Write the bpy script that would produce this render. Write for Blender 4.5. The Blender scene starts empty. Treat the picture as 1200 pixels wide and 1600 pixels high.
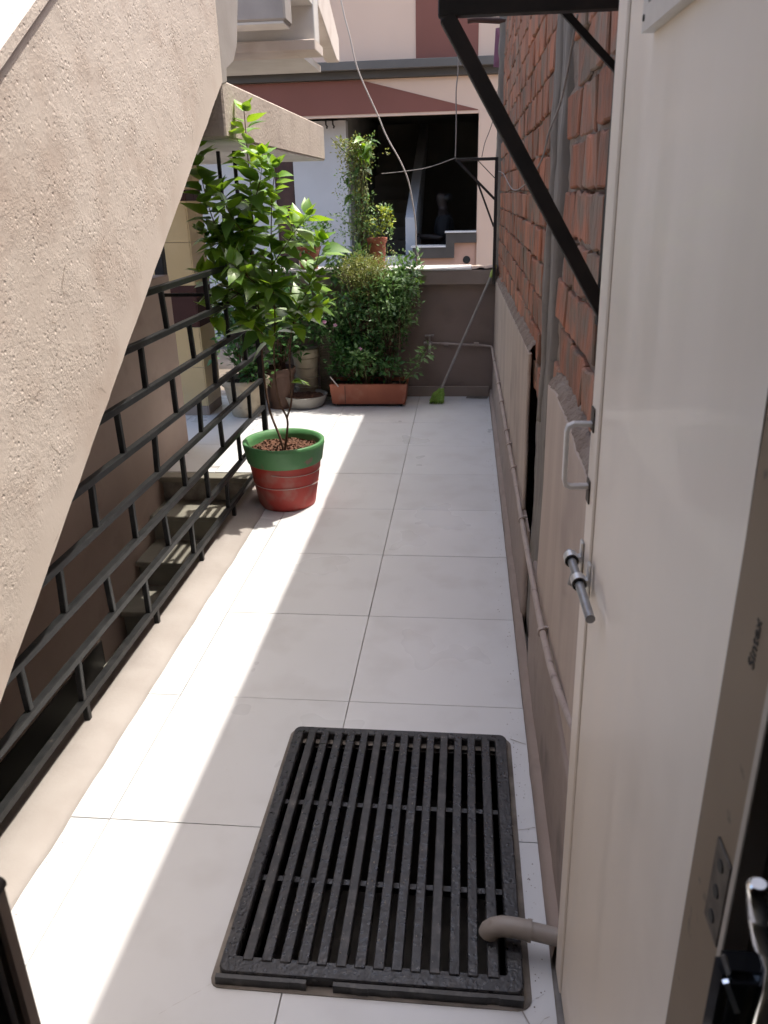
import bpy, bmesh, math, random
from mathutils import Vector, Matrix, noise
random.seed(7)
R = math.radians
SC = bpy.context.scene
COL = SC.collection

# ------------------------------------------------------------ camera, sky, sun, exposure
cam = bpy.data.cameras.new('camera'); camo = bpy.data.objects.new('camera', cam); COL.objects.link(camo)
cam.sensor_fit = 'VERTICAL'; cam.sensor_height = 36.0; cam.lens = 36.0 * 1220 / 1600
cam.clip_start = 0.02; cam.clip_end = 2000
_r = ((0.994983, 0.015631, -0.098814), (0.097402, -0.376774, 0.92117), (-0.022831, -0.926173, -0.376406))
camo.matrix_world = Matrix(((_r[0][0], -_r[0][1], -_r[0][2], 0.0), (_r[1][0], -_r[1][1], -_r[1][2], 0.0),
                            (_r[2][0], -_r[2][1], -_r[2][2], 1.61), (0, 0, 0, 1)))
cam.dof.use_dof = True; cam.dof.focus_distance = 4.2; cam.dof.aperture_fstop = 11
SC.camera = camo
SC.cycles.adaptive_threshold = 0.02; SC.cycles.max_bounces = 6; SC.cycles.diffuse_bounces = 4; SC.cycles.glossy_bounces = 3; SC.cycles.transmission_bounces = 2
SUN = Vector((0.30, 0.19, 1.0)).normalized()
w = bpy.data.worlds.new('World'); SC.world = w; w.use_nodes = True
nt = w.node_tree; bg = nt.nodes['Background']
sky = nt.nodes.new('ShaderNodeTexSky'); sky.sky_type = 'NISHITA'; sky.sun_disc = False
sky.sun_elevation = math.asin(SUN.z); sky.sun_rotation = math.atan2(SUN.x, SUN.y)
sky.air_density = 1.0; sky.dust_density = 4.0
nt.links.new(sky.outputs[0], bg.inputs[0]); bg.inputs[1].default_value = 0.15
sl = bpy.data.lights.new('sun', 'SUN'); sl.energy = 2.15; sl.angle = R(0.5); sl.color = (1.0, 0.93, 0.83)
so = bpy.data.objects.new('sun', sl); COL.objects.link(so)
so.rotation_euler = SUN.to_track_quat('Z', 'Y').to_euler(); so.location = (3, 2, 10)
SC.view_settings.view_transform = 'Standard'; SC.view_settings.look = 'None'
SC.view_settings.exposure = 1.42; SC.view_settings.gamma = 1.0

# ------------------------------------------------------------ materials
def mat(name, c1, c2=None, rough=0.7, scale=8.0, detail=3.0, lo=0.35, hi=0.65, bump=0.0, bscale=60.0, bdist=0.004,
        metal=0.0, stretch=None, c3=None, s3=2.0, lo3=0.5, hi3=0.7, spec=0.5, coat=0.0, trans=None, rvar=0.0):
    m = bpy.data.materials.new(name); m.use_nodes = True
    n = m.node_tree.nodes; L = m.node_tree.links; b = n['Principled BSDF']
    b.inputs['Roughness'].default_value = rough; b.inputs['Metallic'].default_value = metal
    b.inputs['Specular IOR Level'].default_value = spec; b.inputs['Coat Weight'].default_value = coat
    b.inputs['Base Color'].default_value = (*c1, 1)
    g = n.new('ShaderNodeNewGeometry'); vec = g.outputs['Position']
    if stretch:
        mp = n.new('ShaderNodeMapping'); mp.inputs['Scale'].default_value = stretch
        L.new(vec, mp.inputs[0]); svec = mp.outputs[0]
    else: svec = vec
    col = None
    def nz(v, s, d, a, z):
        t = n.new('ShaderNodeTexNoise'); t.inputs['Scale'].default_value = s; t.inputs['Detail'].default_value = d
        L.new(v, t.inputs['Vector'])
        mr = n.new('ShaderNodeMapRange'); mr.inputs[1].default_value = a; mr.inputs[2].default_value = z
        L.new(t.outputs['Fac'], mr.inputs[0]); return mr.outputs[0]
    if c2:
        f = nz(svec, scale, detail, lo, hi)
        mx = n.new('ShaderNodeMix'); mx.data_type = 'RGBA'
        mx.inputs[6].default_value = (*c1, 1); mx.inputs[7].default_value = (*c2, 1); L.new(f, mx.inputs[0]); col = mx.outputs[2]
        if rvar:
            mr = n.new('ShaderNodeMapRange'); mr.inputs[3].default_value = rough - rvar; mr.inputs[4].default_value = rough + rvar
            L.new(f, mr.inputs[0]); L.new(mr.outputs[0], b.inputs['Roughness'])
        if c3:
            f3 = nz(vec, s3, 3.0, lo3, hi3)
            m3 = n.new('ShaderNodeMix'); m3.data_type = 'RGBA'; L.new(f3, m3.inputs[0]); L.new(col, m3.inputs[6])
            m3.inputs[7].default_value = (*c3, 1); col = m3.outputs[2]
        L.new(col, b.inputs['Base Color'])
    if bump:
        t = n.new('ShaderNodeTexNoise'); t.inputs['Scale'].default_value = bscale; t.inputs['Detail'].default_value = 3
        L.new(svec, t.inputs['Vector'])
        bp = n.new('ShaderNodeBump'); bp.inputs['Strength'].default_value = bump; bp.inputs['Distance'].default_value = bdist
        L.new(t.outputs['Fac'], bp.inputs['Height']); L.new(bp.outputs[0], b.inputs['Normal'])
    if trans:
        tr = n.new('ShaderNodeBsdfTranslucent'); tr.inputs[0].default_value = (*trans, 1)
        ad = n.new('ShaderNodeAddShader'); out = n['Material Output']
        L.new(b.outputs[0], ad.inputs[0]); L.new(tr.outputs[0], ad.inputs[1]); L.new(ad.outputs[0], out.inputs[0])
    return m

def stucco(name):
    """rough sprayed plaster, trowelled smooth along the lower edge of the flight"""
    m = mat(name, (0.60, 0.53, 0.47), (0.65, 0.58, 0.52), rough=0.9, scale=2.2, c3=(0.53, 0.445, 0.385), s3=5.0, lo3=0.48, hi3=0.75, spec=0.2)
    n = m.node_tree.nodes; L = m.node_tree.links; b = n['Principled BSDF']
    g = n.new('ShaderNodeNewGeometry'); sp = n.new('ShaderNodeSeparateXYZ'); L.new(g.outputs['Position'], sp.inputs[0])
    a = n.new('ShaderNodeMath'); a.operation = 'MULTIPLY_ADD'; a.inputs[1].default_value = -0.661; L.new(sp.outputs[1], a.inputs[0]); L.new(sp.outputs[2], a.inputs[2])
    mr = n.new('ShaderNodeMapRange'); mr.inputs[1].default_value = -0.415; mr.inputs[2].default_value = -0.33; mr.inputs[3].default_value = 0.12; mr.inputs[4].default_value = 1.0
    wob = n.new('ShaderNodeTexNoise'); wob.inputs['Scale'].default_value = 4; L.new(g.outputs['Position'], wob.inputs['Vector'])
    ad = n.new('ShaderNodeMath'); ad.operation = 'MULTIPLY_ADD'; ad.inputs[1].default_value = 0.16; L.new(wob.outputs['Fac'], ad.inputs[0]); L.new(a.outputs[0], ad.inputs[2])
    off = n.new('ShaderNodeMath'); off.operation = 'SUBTRACT'; off.inputs[1].default_value = 0.08; L.new(ad.outputs[0], off.inputs[0]); L.new(off.outputs[0], mr.inputs[0])
    t1 = n.new('ShaderNodeTexNoise'); t1.inputs['Scale'].default_value = 85; t1.inputs['Detail'].default_value = 4; t1.inputs['Roughness'].default_value = 0.68; L.new(g.outputs['Position'], t1.inputs['Vector'])
    t2 = n.new('ShaderNodeTexVoronoi'); t2.inputs['Scale'].default_value = 42; L.new(g.outputs['Position'], t2.inputs['Vector'])
    pit = n.new('ShaderNodeMapRange'); pit.inputs[1].default_value = 0.05; pit.inputs[2].default_value = 0.26; pit.inputs[3].default_value = 0.55; pit.inputs[4].default_value = 0.0; L.new(t2.outputs['Distance'], pit.inputs[0])
    t3 = n.new('ShaderNodeTexNoise'); t3.inputs['Scale'].default_value = 9; L.new(g.outputs['Position'], t3.inputs['Vector'])
    m3 = n.new('ShaderNodeMapRange'); m3.inputs[1].default_value = 0.35; m3.inputs[2].default_value = 0.65; m3.inputs[3].default_value = 0.35; m3.inputs[4].default_value = 1.0; L.new(t3.outputs['Fac'], m3.inputs[0])
    sm = n.new('ShaderNodeMath'); sm.operation = 'SUBTRACT'; L.new(t1.outputs['Fac'], sm.inputs[0]); L.new(pit.outputs[0], sm.inputs[1])
    mm = n.new('ShaderNodeMath'); mm.operation = 'MULTIPLY'; L.new(sm.outputs[0], mm.inputs[0]); L.new(mr.outputs[0], mm.inputs[1])
    m2 = n.new('ShaderNodeMath'); m2.operation = 'MULTIPLY'; L.new(mm.outputs[0], m2.inputs[0]); L.new(m3.outputs[0], m2.inputs[1])
    # a few hairline cracks
    wv = n.new('ShaderNodeVectorMath'); wv.operation = 'MULTIPLY_ADD'; wv.inputs[1].default_value = (0.12, 0.12, 0.12)
    wn = n.new('ShaderNodeTexNoise'); wn.inputs['Scale'].default_value = 7; L.new(g.outputs['Position'], wn.inputs['Vector'])
    L.new(wn.outputs['Color'], wv.inputs[0]); L.new(g.outputs['Position'], wv.inputs[2])
    vc = n.new('ShaderNodeTexVoronoi'); vc.feature = 'DISTANCE_TO_EDGE'; vc.inputs['Scale'].default_value = 2.6; L.new(wv.outputs[0], vc.inputs['Vector'])
    cr1 = n.new('ShaderNodeMapRange'); cr1.inputs[1].default_value = 0.002; cr1.inputs[2].default_value = 0.007; cr1.inputs[3].default_value = 1.0; cr1.inputs[4].default_value = 0.0; L.new(vc.outputs['Distance'], cr1.inputs[0])
    cr2 = n.new('ShaderNodeMapRange'); cr2.inputs[1].default_value = 0.56; cr2.inputs[2].default_value = 0.64; L.new(t3.outputs['Fac'], cr2.inputs[0])
    crk = n.new('ShaderNodeMath'); crk.operation = 'MULTIPLY'; L.new(cr1.outputs[0], crk.inputs[0]); L.new(cr2.outputs[0], crk.inputs[1])
    cmx = n.new('ShaderNodeMix'); cmx.data_type = 'RGBA'; L.new(crk.outputs[0], cmx.inputs[0]); L.new(b.inputs['Base Color'].links[0].from_socket, cmx.inputs[6]); cmx.inputs[7].default_value = (0.40, 0.34, 0.29, 1); L.new(cmx.outputs[2], b.inputs['Base Color'])
    bp = n.new('ShaderNodeBump'); bp.inputs['Strength'].default_value = 0.7; bp.inputs['Distance'].default_value = 0.0055
    L.new(m2.outputs[0], bp.inputs['Height']); L.new(bp.outputs[0], b.inputs['Normal'])
    return m

M = {}
M['tile'] = mat('white_tile', (0.665, 0.68, 0.695), (0.62, 0.63, 0.64), rough=0.33, scale=2.2, lo=0.3, hi=0.8, c3=(0.45, 0.44, 0.43), s3=5.0, lo3=0.50, hi3=1.2, rvar=0.08)
def vary(m, amt):
    n = m.node_tree.nodes; L = m.node_tree.links; b = n['Principled BSDF']; src = b.inputs['Base Color'].links[0].from_socket
    oi = n.new('ShaderNodeObjectInfo'); mr = n.new('ShaderNodeMapRange'); mr.inputs[3].default_value = 1 - amt; mr.inputs[4].default_value = 1 + amt
    L.new(oi.outputs['Random'], mr.inputs[0]); hs_ = n.new('ShaderNodeHueSaturation'); L.new(mr.outputs[0], hs_.inputs['Value']); L.new(src, hs_.inputs['Color']); L.new(hs_.outputs[0], b.inputs['Base Color'])
vary(M['tile'], 0.035)
M['grout'] = mat('grout', (0.40, 0.375, 0.35), (0.26, 0.24, 0.22), rough=0.95, scale=20)
M['ledge'] = mat('mauve_plaster', (0.305, 0.278, 0.258), (0.345, 0.318, 0.298), rough=0.85, scale=6, bump=0.25, bscale=70, bdist=0.003, c3=(0.26, 0.235, 0.22), s3=3.5, lo3=0.58, hi3=0.8)
M['mortar'] = mat('grey_mortar', (0.21, 0.155, 0.12), (0.27, 0.22, 0.18), rough=0.95, scale=12, bump=0.9, bscale=70, bdist=0.012)
M['stucco'] = stucco('rough_pink_stucco')
M['slab'] = mat('weathered_slab_plaster', (0.41, 0.35, 0.30), (0.47, 0.41, 0.355), rough=0.9, scale=5, bump=0.7, bscale=55, bdist=0.006, c3=(0.33, 0.275, 0.24), s3=4, lo3=0.5, hi3=0.8)
M['soffit'] = mat('pale_soffit', (0.55, 0.52, 0.48), (0.62, 0.59, 0.55), rough=0.9, scale=4, bump=0.15, bscale=40)
M['iron'] = mat('black_iron', (0.008, 0.009, 0.010), (0.018, 0.019, 0.020), rough=0.45, spec=0.35, scale=30, bump=0.12, bscale=90, bdist=0.002, c3=(0.08, 0.07, 0.06), s3=40, lo3=0.68, hi3=0.8)
M['iron_dull'] = mat('dull_black_iron', (0.012, 0.011, 0.011), (0.028, 0.022, 0.02), rough=0.6, scale=14, bump=0.2, bscale=60, bdist=0.002)
M['wall_in'] = mat('mauve_wall', (0.37, 0.285, 0.24), (0.43, 0.335, 0.285), rough=0.85, scale=2.5, bump=0.12, bscale=40, c3=(0.32, 0.24, 0.20), s3=5, lo3=0.55, hi3=0.8)
M['backwall'] = mat('brown_mauve_wall', (0.235, 0.178, 0.152), (0.27, 0.205, 0.175), rough=0.85, scale=3, bump=0.12, bscale=45, c3=(0.195, 0.145, 0.122), s3=4, lo3=0.55, hi3=0.8)
M['coping'] = mat('coping_plaster', (0.27, 0.215, 0.18), (0.31, 0.25, 0.215), rough=0.85, scale=4, bump=0.15, bscale=40)
M['white'] = mat('white_slab', (0.74, 0.73, 0.71), (0.66, 0.65, 0.63), rough=0.5, scale=6)
M['kota'] = mat('grey_green_stone', (0.20, 0.195, 0.165), (0.26, 0.25, 0.21), rough=0.45, scale=5, bump=0.1, bscale=25, c3=(0.30, 0.27, 0.22), s3=3, lo3=0.55, hi3=0.8)
M['ytile'] = mat('cream_yellow_tile', (0.50, 0.37, 0.19), (0.54, 0.41, 0.22), rough=0.35, scale=3)
M['btile'] = mat('dark_brown_tile', (0.045, 0.016, 0.014), (0.06, 0.022, 0.019), rough=0.6, spec=0.25, scale=3)
M['wellshade'] = mat('painted_well_shade', (0.012, 0.011, 0.010), (0.018, 0.016, 0.015), rough=0.5, scale=4)  # near-black colour standing in for deep shade low in the stairwell
M['brick'] = mat('red_brick', (0.41, 0.165, 0.095), (0.29, 0.14, 0.092), rough=0.95, scale=16, stretch=(1, 1, 0.35), lo=0.4, hi=0.62, bump=0.9, bscale=60, bdist=0.007, c3=(0.215, 0.15, 0.11), s3=8.0, lo3=0.46, hi3=0.70)
M['brick2'] = mat('smeared_brick', (0.38, 0.155, 0.09), (0.27, 0.145, 0.10), rough=0.95, scale=16, stretch=(1, 1, 0.35), lo=0.36, hi=0.6, bump=0.9, bscale=55, bdist=0.008, c3=(0.215, 0.16, 0.12), s3=10.0, lo3=0.42, hi3=0.64)
vary(M['brick'], 0.22); vary(M['brick2'], 0.22)
M['conc'] = mat('raw_concrete', (0.18, 0.16, 0.14), (0.25, 0.225, 0.20), rough=0.95, scale=5, stretch=(1, 3.0, 0.4), bump=0.5, bscale=22, bdist=0.01, c3=(0.14, 0.125, 0.11), s3=11, lo3=0.6, hi3=0.75)
M['plaster'] = mat('peach_plaster', (0.50, 0.41, 0.345), (0.43, 0.345, 0.29), rough=0.85, scale=4, stretch=(1, 2.2, 0.25), bump=0.12, bscale=12, c3=(0.30, 0.235, 0.205), s3=2.6, lo3=0.55, hi3=0.85)
M['plaster2'] = mat('mauve_base_plaster', (0.32, 0.255, 0.22), (0.37, 0.30, 0.26), rough=0.9, scale=6, bump=0.3, bscale=35, c3=(0.22, 0.18, 0.16), s3=6, lo3=0.55, hi3=0.75)
M['dark'] = mat('dark_cavity', (0.05, 0.042, 0.036), (0.03, 0.025, 0.022), rough=1.0, scale=10, bump=0.6, bscale=30, bdist=0.02)
M['door'] = mat('cream_pvc', (0.80, 0.70, 0.59), (0.83, 0.73, 0.62), rough=0.45, scale=2.0, stretch=(1, 8, 0.35), coat=0.08, c3=(0.68, 0.58, 0.47), s3=3.2, lo3=0.52, hi3=1.0, rvar=0.06)
M['jamb'] = mat('brown_frame', (0.19, 0.13, 0.08), (0.22, 0.155, 0.098), rough=0.6, scale=5, c3=(0.02, 0.015, 0.012), s3=26, lo3=0.64, hi3=0.74)
M['jambedge'] = mat('cream_lip', (0.40, 0.34, 0.28), rough=0.5)
M['steel'] = mat('brushed_steel', (0.72, 0.71, 0.69), (0.62, 0.61, 0.60), rough=0.35, scale=40, metal=0.35)
M['alu'] = mat('aluminium', (0.66, 0.65, 0.63), (0.6, 0.59, 0.57), rough=0.38, scale=20, metal=0.55)
M['rod'] = mat('grey_steel_rod', (0.26, 0.26, 0.26), (0.34, 0.34, 0.34), rough=0.36, scale=60, metal=0.5)
M['chrome'] = mat('chrome', (0.8, 0.8, 0.8), rough=0.12, metal=1.0)
M['gloss'] = mat('glossy_black', (0.012, 0.012, 0.013), rough=0.12)
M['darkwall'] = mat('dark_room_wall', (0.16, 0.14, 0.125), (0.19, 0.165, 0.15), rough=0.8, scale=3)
M['rust'] = mat('rusty_metal', (0.12, 0.10, 0.08), (0.05, 0.035, 0.028), rough=0.6, scale=60, metal=0.4)
M['glass'] = mat('dusty_glass', (0.07, 0.075, 0.10), rough=0.15)
M['ink'] = mat('black_print', (0.02, 0.018, 0.016), rough=0.7)
M['grate'] = mat('worn_black_frp', (0.010, 0.010, 0.012), (0.026, 0.026, 0.029), rough=0.38, scale=70, bump=0.6, bscale=110, bdist=0.003, c3=(0.13, 0.12, 0.112), s3=30, lo3=0.52, hi3=1.25, rvar=0.14)
M['grate_dirty'] = mat('dusty_black_frp', (0.014, 0.014, 0.016), (0.034, 0.033, 0.034), rough=0.45, scale=22, bump=0.4, bscale=80, bdist=0.003, c3=(0.17, 0.16, 0.15), s3=34, lo3=0.50, hi3=1.15)
M['bed'] = mat('dirty_mortar_bed', (0.23, 0.205, 0.18), (0.13, 0.115, 0.10), rough=0.95, scale=14, bump=0.5, bscale=60)
M['pit'] = mat('wet_pit', (0.10, 0.092, 0.08), (0.06, 0.055, 0.05), rough=0.8, scale=9, bump=0.3)
M['pvc'] = mat('grey_pvc', (0.30, 0.265, 0.235), (0.35, 0.31, 0.28), rough=0.45, scale=10, c3=(0.22, 0.19, 0.165), s3=30, lo3=0.6, hi3=0.75)
M['pipe'] = mat('painted_pipe', (0.37, 0.30, 0.265), (0.43, 0.36, 0.32), rough=0.55, scale=12, c3=(0.22, 0.18, 0.16), s3=35, lo3=0.6, hi3=0.75)
M['potred'] = mat('red_painted_pot', (0.43, 0.035, 0.026), (0.34, 0.05, 0.036), rough=0.6, scale=7, bump=0.2, bscale=30, bdist=0.004, c3=(0.38, 0.24, 0.20), s3=7, lo3=0.54, hi3=0.86)
M['potgreen'] = mat('green_painted_rim', (0.055, 0.19, 0.065), (0.09, 0.24, 0.095), rough=0.55, scale=8, bump=0.2, bscale=35, c3=(0.20, 0.14, 0.10), s3=22, lo3=0.64, hi3=0.72)
M['soil'] = mat('red_brown_soil', (0.16, 0.075, 0.045), (0.09, 0.042, 0.026), rough=1.0, scale=60, bump=1.0, bscale=90, bdist=0.02)
M['soil2'] = mat('dark_soil', (0.05, 0.035, 0.026), (0.028, 0.02, 0.016), rough=1.0, scale=50, bump=1.0, bscale=70, bdist=0.02)
M['stem'] = mat('brown_stem', (0.10, 0.055, 0.035), (0.15, 0.085, 0.055), rough=0.8, scale=40)
M['stemg'] = mat('green_stem', (0.09, 0.12, 0.035), (0.12, 0.13, 0.05), rough=0.7, scale=30)
M['leaf'] = mat('bright_leaf', (0.058, 0.128, 0.028), (0.10, 0.18, 0.036), rough=0.38, scale=7, trans=(0.095, 0.16, 0.010))
M['leafy'] = mat('young_leaf', (0.075, 0.17, 0.016), (0.12, 0.23, 0.022), rough=0.38, scale=9, trans=(0.15, 0.23, 0.010))
M['leaf2'] = mat('deep_green_leaf', (0.028, 0.088, 0.026), (0.048, 0.125, 0.036), rough=0.42, scale=11, trans=(0.035, 0.07, 0.008))
M['leaf3'] = mat('olive_leaf', (0.13, 0.16, 0.035), (0.20, 0.20, 0.06), rough=0.55, scale=14, trans=(0.08, 0.09, 0.015))
M['leaf4'] = mat('pale_green_leaf', (0.10, 0.19, 0.06), (0.15, 0.24, 0.10), rough=0.4, scale=14, trans=(0.05, 0.09, 0.02))
M['leafyel'] = mat('yellow_leaf', (0.32, 0.36, 0.03), (0.24, 0.33, 0.04), rough=0.45, scale=20, trans=(0.14, 0.15, 0.01))
M['flower'] = mat('pink_petal', (0.62, 0.22, 0.42), (0.72, 0.42, 0.55), rough=0.6, scale=60)
M['terra'] = mat('terracotta_plastic', (0.36, 0.105, 0.052), (0.29, 0.08, 0.042), rough=0.55, scale=5, bump=0.1, bscale=20, c3=(0.42, 0.20, 0.13), s3=8, lo3=0.6, hi3=0.85)
M['potsmall'] = mat('red_clay_pot', (0.40, 0.12, 0.075), (0.32, 0.10, 0.065), rough=0.7, scale=8, c3=(0.45, 0.26, 0.2), s3=14, lo3=0.6, hi3=0.8)
M['potwhite'] = mat('stained_beige_pot', (0.42, 0.36, 0.27), (0.30, 0.245, 0.175), rough=0.85, scale=6, bump=0.2, bscale=30, c3=(0.16, 0.12, 0.085), s3=9, lo3=0.58, hi3=0.75)
M['potbrown'] = mat('brown_clay_pot', (0.10, 0.055, 0.04), (0.14, 0.08, 0.058), rough=0.8, scale=7, bump=0.2)
M['bowl'] = mat('grey_stone_bowl', (0.33, 0.31, 0.28), (0.26, 0.24, 0.215), rough=0.7, scale=9, bump=0.15)
M['mesh'] = mat('green_brown_wire', (0.09, 0.085, 0.05), (0.12, 0.10, 0.06), rough=0.6, scale=20)
M['peach'] = mat('peach_paint', (0.70, 0.51, 0.39), (0.65, 0.47, 0.36), rough=0.85, scale=1.2, bump=0.05, bscale=30)
M['peach2'] = mat('orange_peach_paint', (0.58, 0.36, 0.27), (0.54, 0.33, 0.25), rough=0.85, scale=2)
M['maroon'] = mat('maroon_paint', (0.20, 0.074, 0.052), (0.22, 0.082, 0.06), rough=0.8, scale=1.5)
M['greyband'] = mat('dark_grey_band', (0.115, 0.105, 0.095), (0.14, 0.13, 0.118), rough=0.8, scale=3, bump=0.1)
M['greydark'] = mat('darker_grey_band', (0.075, 0.066, 0.058), (0.095, 0.083, 0.072), rough=0.85, scale=3)
M['offwhite'] = mat('off_white_wall', (0.55, 0.55, 0.56), (0.50, 0.50, 0.51), rough=0.85, scale=2)
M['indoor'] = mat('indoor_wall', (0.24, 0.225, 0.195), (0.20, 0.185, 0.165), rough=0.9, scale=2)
M['brownwood'] = mat('brown_wood', (0.05, 0.022, 0.018), (0.075, 0.033, 0.025), rough=0.6, scale=8)
M['tan'] = mat('tan_edge', (0.33, 0.25, 0.195), (0.28, 0.21, 0.165), rough=0.6, scale=8)
M['board'] = mat('dark_board', (0.045, 0.036, 0.033), (0.06, 0.05, 0.045), rough=0.6, scale=8)
M['cable'] = mat('pale_cable', (0.50, 0.45, 0.42), rough=0.6)
M['wire'] = mat('dark_wire', (0.10, 0.085, 0.08), rough=0.7)
M['wirep'] = mat('grey_wire', (0.26, 0.24, 0.23), rough=0.6)
M['bristle'] = mat('lime_bristle', (0.14, 0.27, 0.035), (0.22, 0.36, 0.06), rough=0.7, scale=60)
M['lime'] = mat('lime_plastic', (0.38, 0.47, 0.12), rough=0.5)
M['pole'] = mat('grey_metal_pole', (0.30, 0.28, 0.26), (0.36, 0.34, 0.32), rough=0.45, scale=20, metal=0.2)
M['tap'] = mat('dull_tap', (0.30, 0.27, 0.245), (0.38, 0.34, 0.31), rough=0.45, scale=30, metal=0.3)
M['earth'] = mat('dusty_ground', (0.21, 0.175, 0.14), (0.27, 0.23, 0.19), rough=1.0, scale=2)
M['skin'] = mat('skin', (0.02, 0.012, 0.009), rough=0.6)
M['shirt'] = mat('dark_shirt', (0.008, 0.008, 0.010), rough=0.9)
M['hair'] = mat('black_hair', (0.008, 0.007, 0.007), rough=0.6)
M['violet'] = mat('violet_cloth', (0.25, 0.11, 0.17), rough=0.9)

# ------------------------------------------------------------ object helpers
ORG = {}
def link(name, data, parent=None):
    o = bpy.data.objects.new(name, data); COL.objects.link(o)
    if parent is not None:
        o.parent = parent; ORG[o] = ORG.get(parent, Vector((0, 0, 0)))
    return o
def thing(name, loc, label, cat, group=None, kind=None):
    o = link(name, None); o.empty_display_size = 0.1; o.location = loc; ORG[o] = Vector(loc)
    tag(o, label, cat, group, kind); return o
def tag(o, label=None, cat=None, group=None, kind=None):
    if label: o['label'] = label
    if cat: o['category'] = cat
    if group: o['group'] = group
    if kind: o['kind'] = kind
    return o

class MB:
    def __init__(s): s.v = []; s.f = []; s.mi = []; s.cur = 0; s.sm = []
    def add(s, vs, fs, smooth=False):
        b = len(s.v); s.v += [Vector(v) for v in vs]
        for f in fs: s.f.append([i + b for i in f]); s.mi.append(s.cur); s.sm.append(smooth)
        return s
    def box(s, x0, x1, y0, y1, z0, z1):
        return s.add([(x0, y0, z0), (x1, y0, z0), (x1, y1, z0), (x0, y1, z0), (x0, y0, z1), (x1, y0, z1), (x1, y1, z1), (x0, y1, z1)],
                     [(0, 3, 2, 1), (4, 5, 6, 7), (0, 1, 5, 4), (1, 2, 6, 5), (2, 3, 7, 6), (3, 0, 4, 7)])
    def bar(s, p0, p1, wd, ht, up=(0, 0, 1)):
        p0 = Vector(p0); p1 = Vector(p1); d = (p1 - p0).normalized(); u = Vector(up)
        a = d.cross(u)
        if a.length < 1e-4: a = d.cross(Vector((1, 0, 0)))
        a.normalize(); u = a.cross(d).normalized(); a *= wd / 2; u *= ht / 2
        vs = [p + q for p in (p0, p1) for q in (-a - u, a - u, a + u, -a + u)]
        return s.add(vs, [(0, 1, 2, 3)[::-1], (4, 5, 6, 7), (0, 1, 5, 4), (1, 2, 6, 5), (2, 3, 7, 6), (3, 0, 4, 7)])
    def tube(s, pts, r, seg=8, cap=True):
        pts = [Vector(p) for p in pts]; n = len(pts); rs = r if isinstance(r, (list, tuple)) else [r] * n
        vs = []; fs = []; ref = None
        for i, p in enumerate(pts):
            d = (pts[min(i + 1, n - 1)] - pts[max(i - 1, 0)]).normalized()
            if ref is None: ref = d.cross(Vector((0.31, 0.2, 0.93)));
            if ref.length < 1e-4: ref = d.cross(Vector((1, 0, 0)))
            ref = (ref - d * ref.dot(d)).normalized(); b = d.cross(ref)
            for k in range(seg):
                t = 2 * math.pi * k / seg; vs.append(p + (ref * math.cos(t) + b * math.sin(t)) * rs[i])
        for i in range(n - 1):
            for k in range(seg): fs.append((i * seg + k, i * seg + (k + 1) % seg, (i + 1) * seg + (k + 1) % seg, (i + 1) * seg + k))
        s.add(vs, fs, True)
        if cap:
            s.add(vs[:seg], [tuple(range(seg))[::-1]]); s.add(vs[-seg:], [tuple(range(seg))])
        return s
    def lathe(s, prof, c, seg=40, wob=0.0, sy=1.0):
        vs = []; fs = []; n = len(prof)
        for i, (r, z) in enumerate(prof):
            for k in range(seg):
                t = 2 * math.pi * k / seg
                q = r * (1 + wob * noise.noise(Vector((math.cos(t) * 1.5, math.sin(t) * 1.5, z * 6 + 3))))
                vs.append((c[0] + q * math.cos(t), c[1] + q * math.sin(t) * sy, c[2] + z))
        for i in range(n - 1):
            for k in range(seg): fs.append((i * seg + k, i * seg + (k + 1) % seg, (i + 1) * seg + (k + 1) % seg, (i + 1) * seg + k))
        s.add(vs, fs, True)
        return s
    def disc(s, r, c, seg=40, amp=0.0, rings=6):
        vs = [(c[0], c[1], c[2])]; fs = []
        for j in range(1, rings + 1):
            for k in range(seg):
                t = 2 * math.pi * k / seg; q = r * j / rings; x = c[0] + q * math.cos(t); y = c[1] + q * math.sin(t)
                vs.append((x, y, c[2] + amp * noise.noise(Vector((x * 22, y * 22, 1)))))
        for k in range(seg): fs.append((0, 1 + k, 1 + (k + 1) % seg))
        for j in range(rings - 1):
            for k in range(seg):
                a = 1 + j * seg; fs.append((a + k, a + seg + k, a + seg + (k + 1) % seg, a + (k + 1) % seg))
        return s.add(vs, fs, True)
    def prism_x(s, poly, x0, x1):
        """polygon in (y, z), extruded along x"""
        n = len(poly); vs = [(x0, p[0], p[1]) for p in poly] + [(x1, p[0], p[1]) for p in poly]
        return s.add(vs, [tuple(range(n)), tuple(range(n, 2 * n))[::-1]] + [(i, (i + 1) % n, n + (i + 1) % n, n + i) for i in range(n)])
    def prism_y(s, poly, y0, y1):
        n = len(poly); vs = [(p[0], y0, p[1]) for p in poly] + [(p[0], y1, p[1]) for p in poly]
        return s.add(vs, [tuple(range(n)), tuple(range(n, 2 * n))[::-1]] + [(i, (i + 1) % n, n + (i + 1) % n, n + i) for i in range(n)])
    def mesh(s, name, mats, org=Vector((0, 0, 0)), bevel=0.0, bseg=1):
        me = bpy.data.meshes.new(name); me.from_pydata([v - org for v in s.v], [], s.f)
        for m in (mats if isinstance(mats, (list, tuple)) else [mats]): me.materials.append(m)
        for p, i, q in zip(me.polygons, s.mi, s.sm): p.material_index = i; p.use_smooth = q
        bm = bmesh.new(); bm.from_mesh(me)
        bmesh.ops.recalc_face_normals(bm, faces=bm.faces)
        if bevel:
            es = [e for e in bm.edges if len(e.link_faces) == 2 and e.calc_face_angle(0) > 0.5]
            bmesh.ops.bevel(bm, geom=es, offset=bevel, segments=bseg, affect='EDGES', clamp_overlap=True)
        bm.to_mesh(me); bm.free(); me.update(); return me
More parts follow.
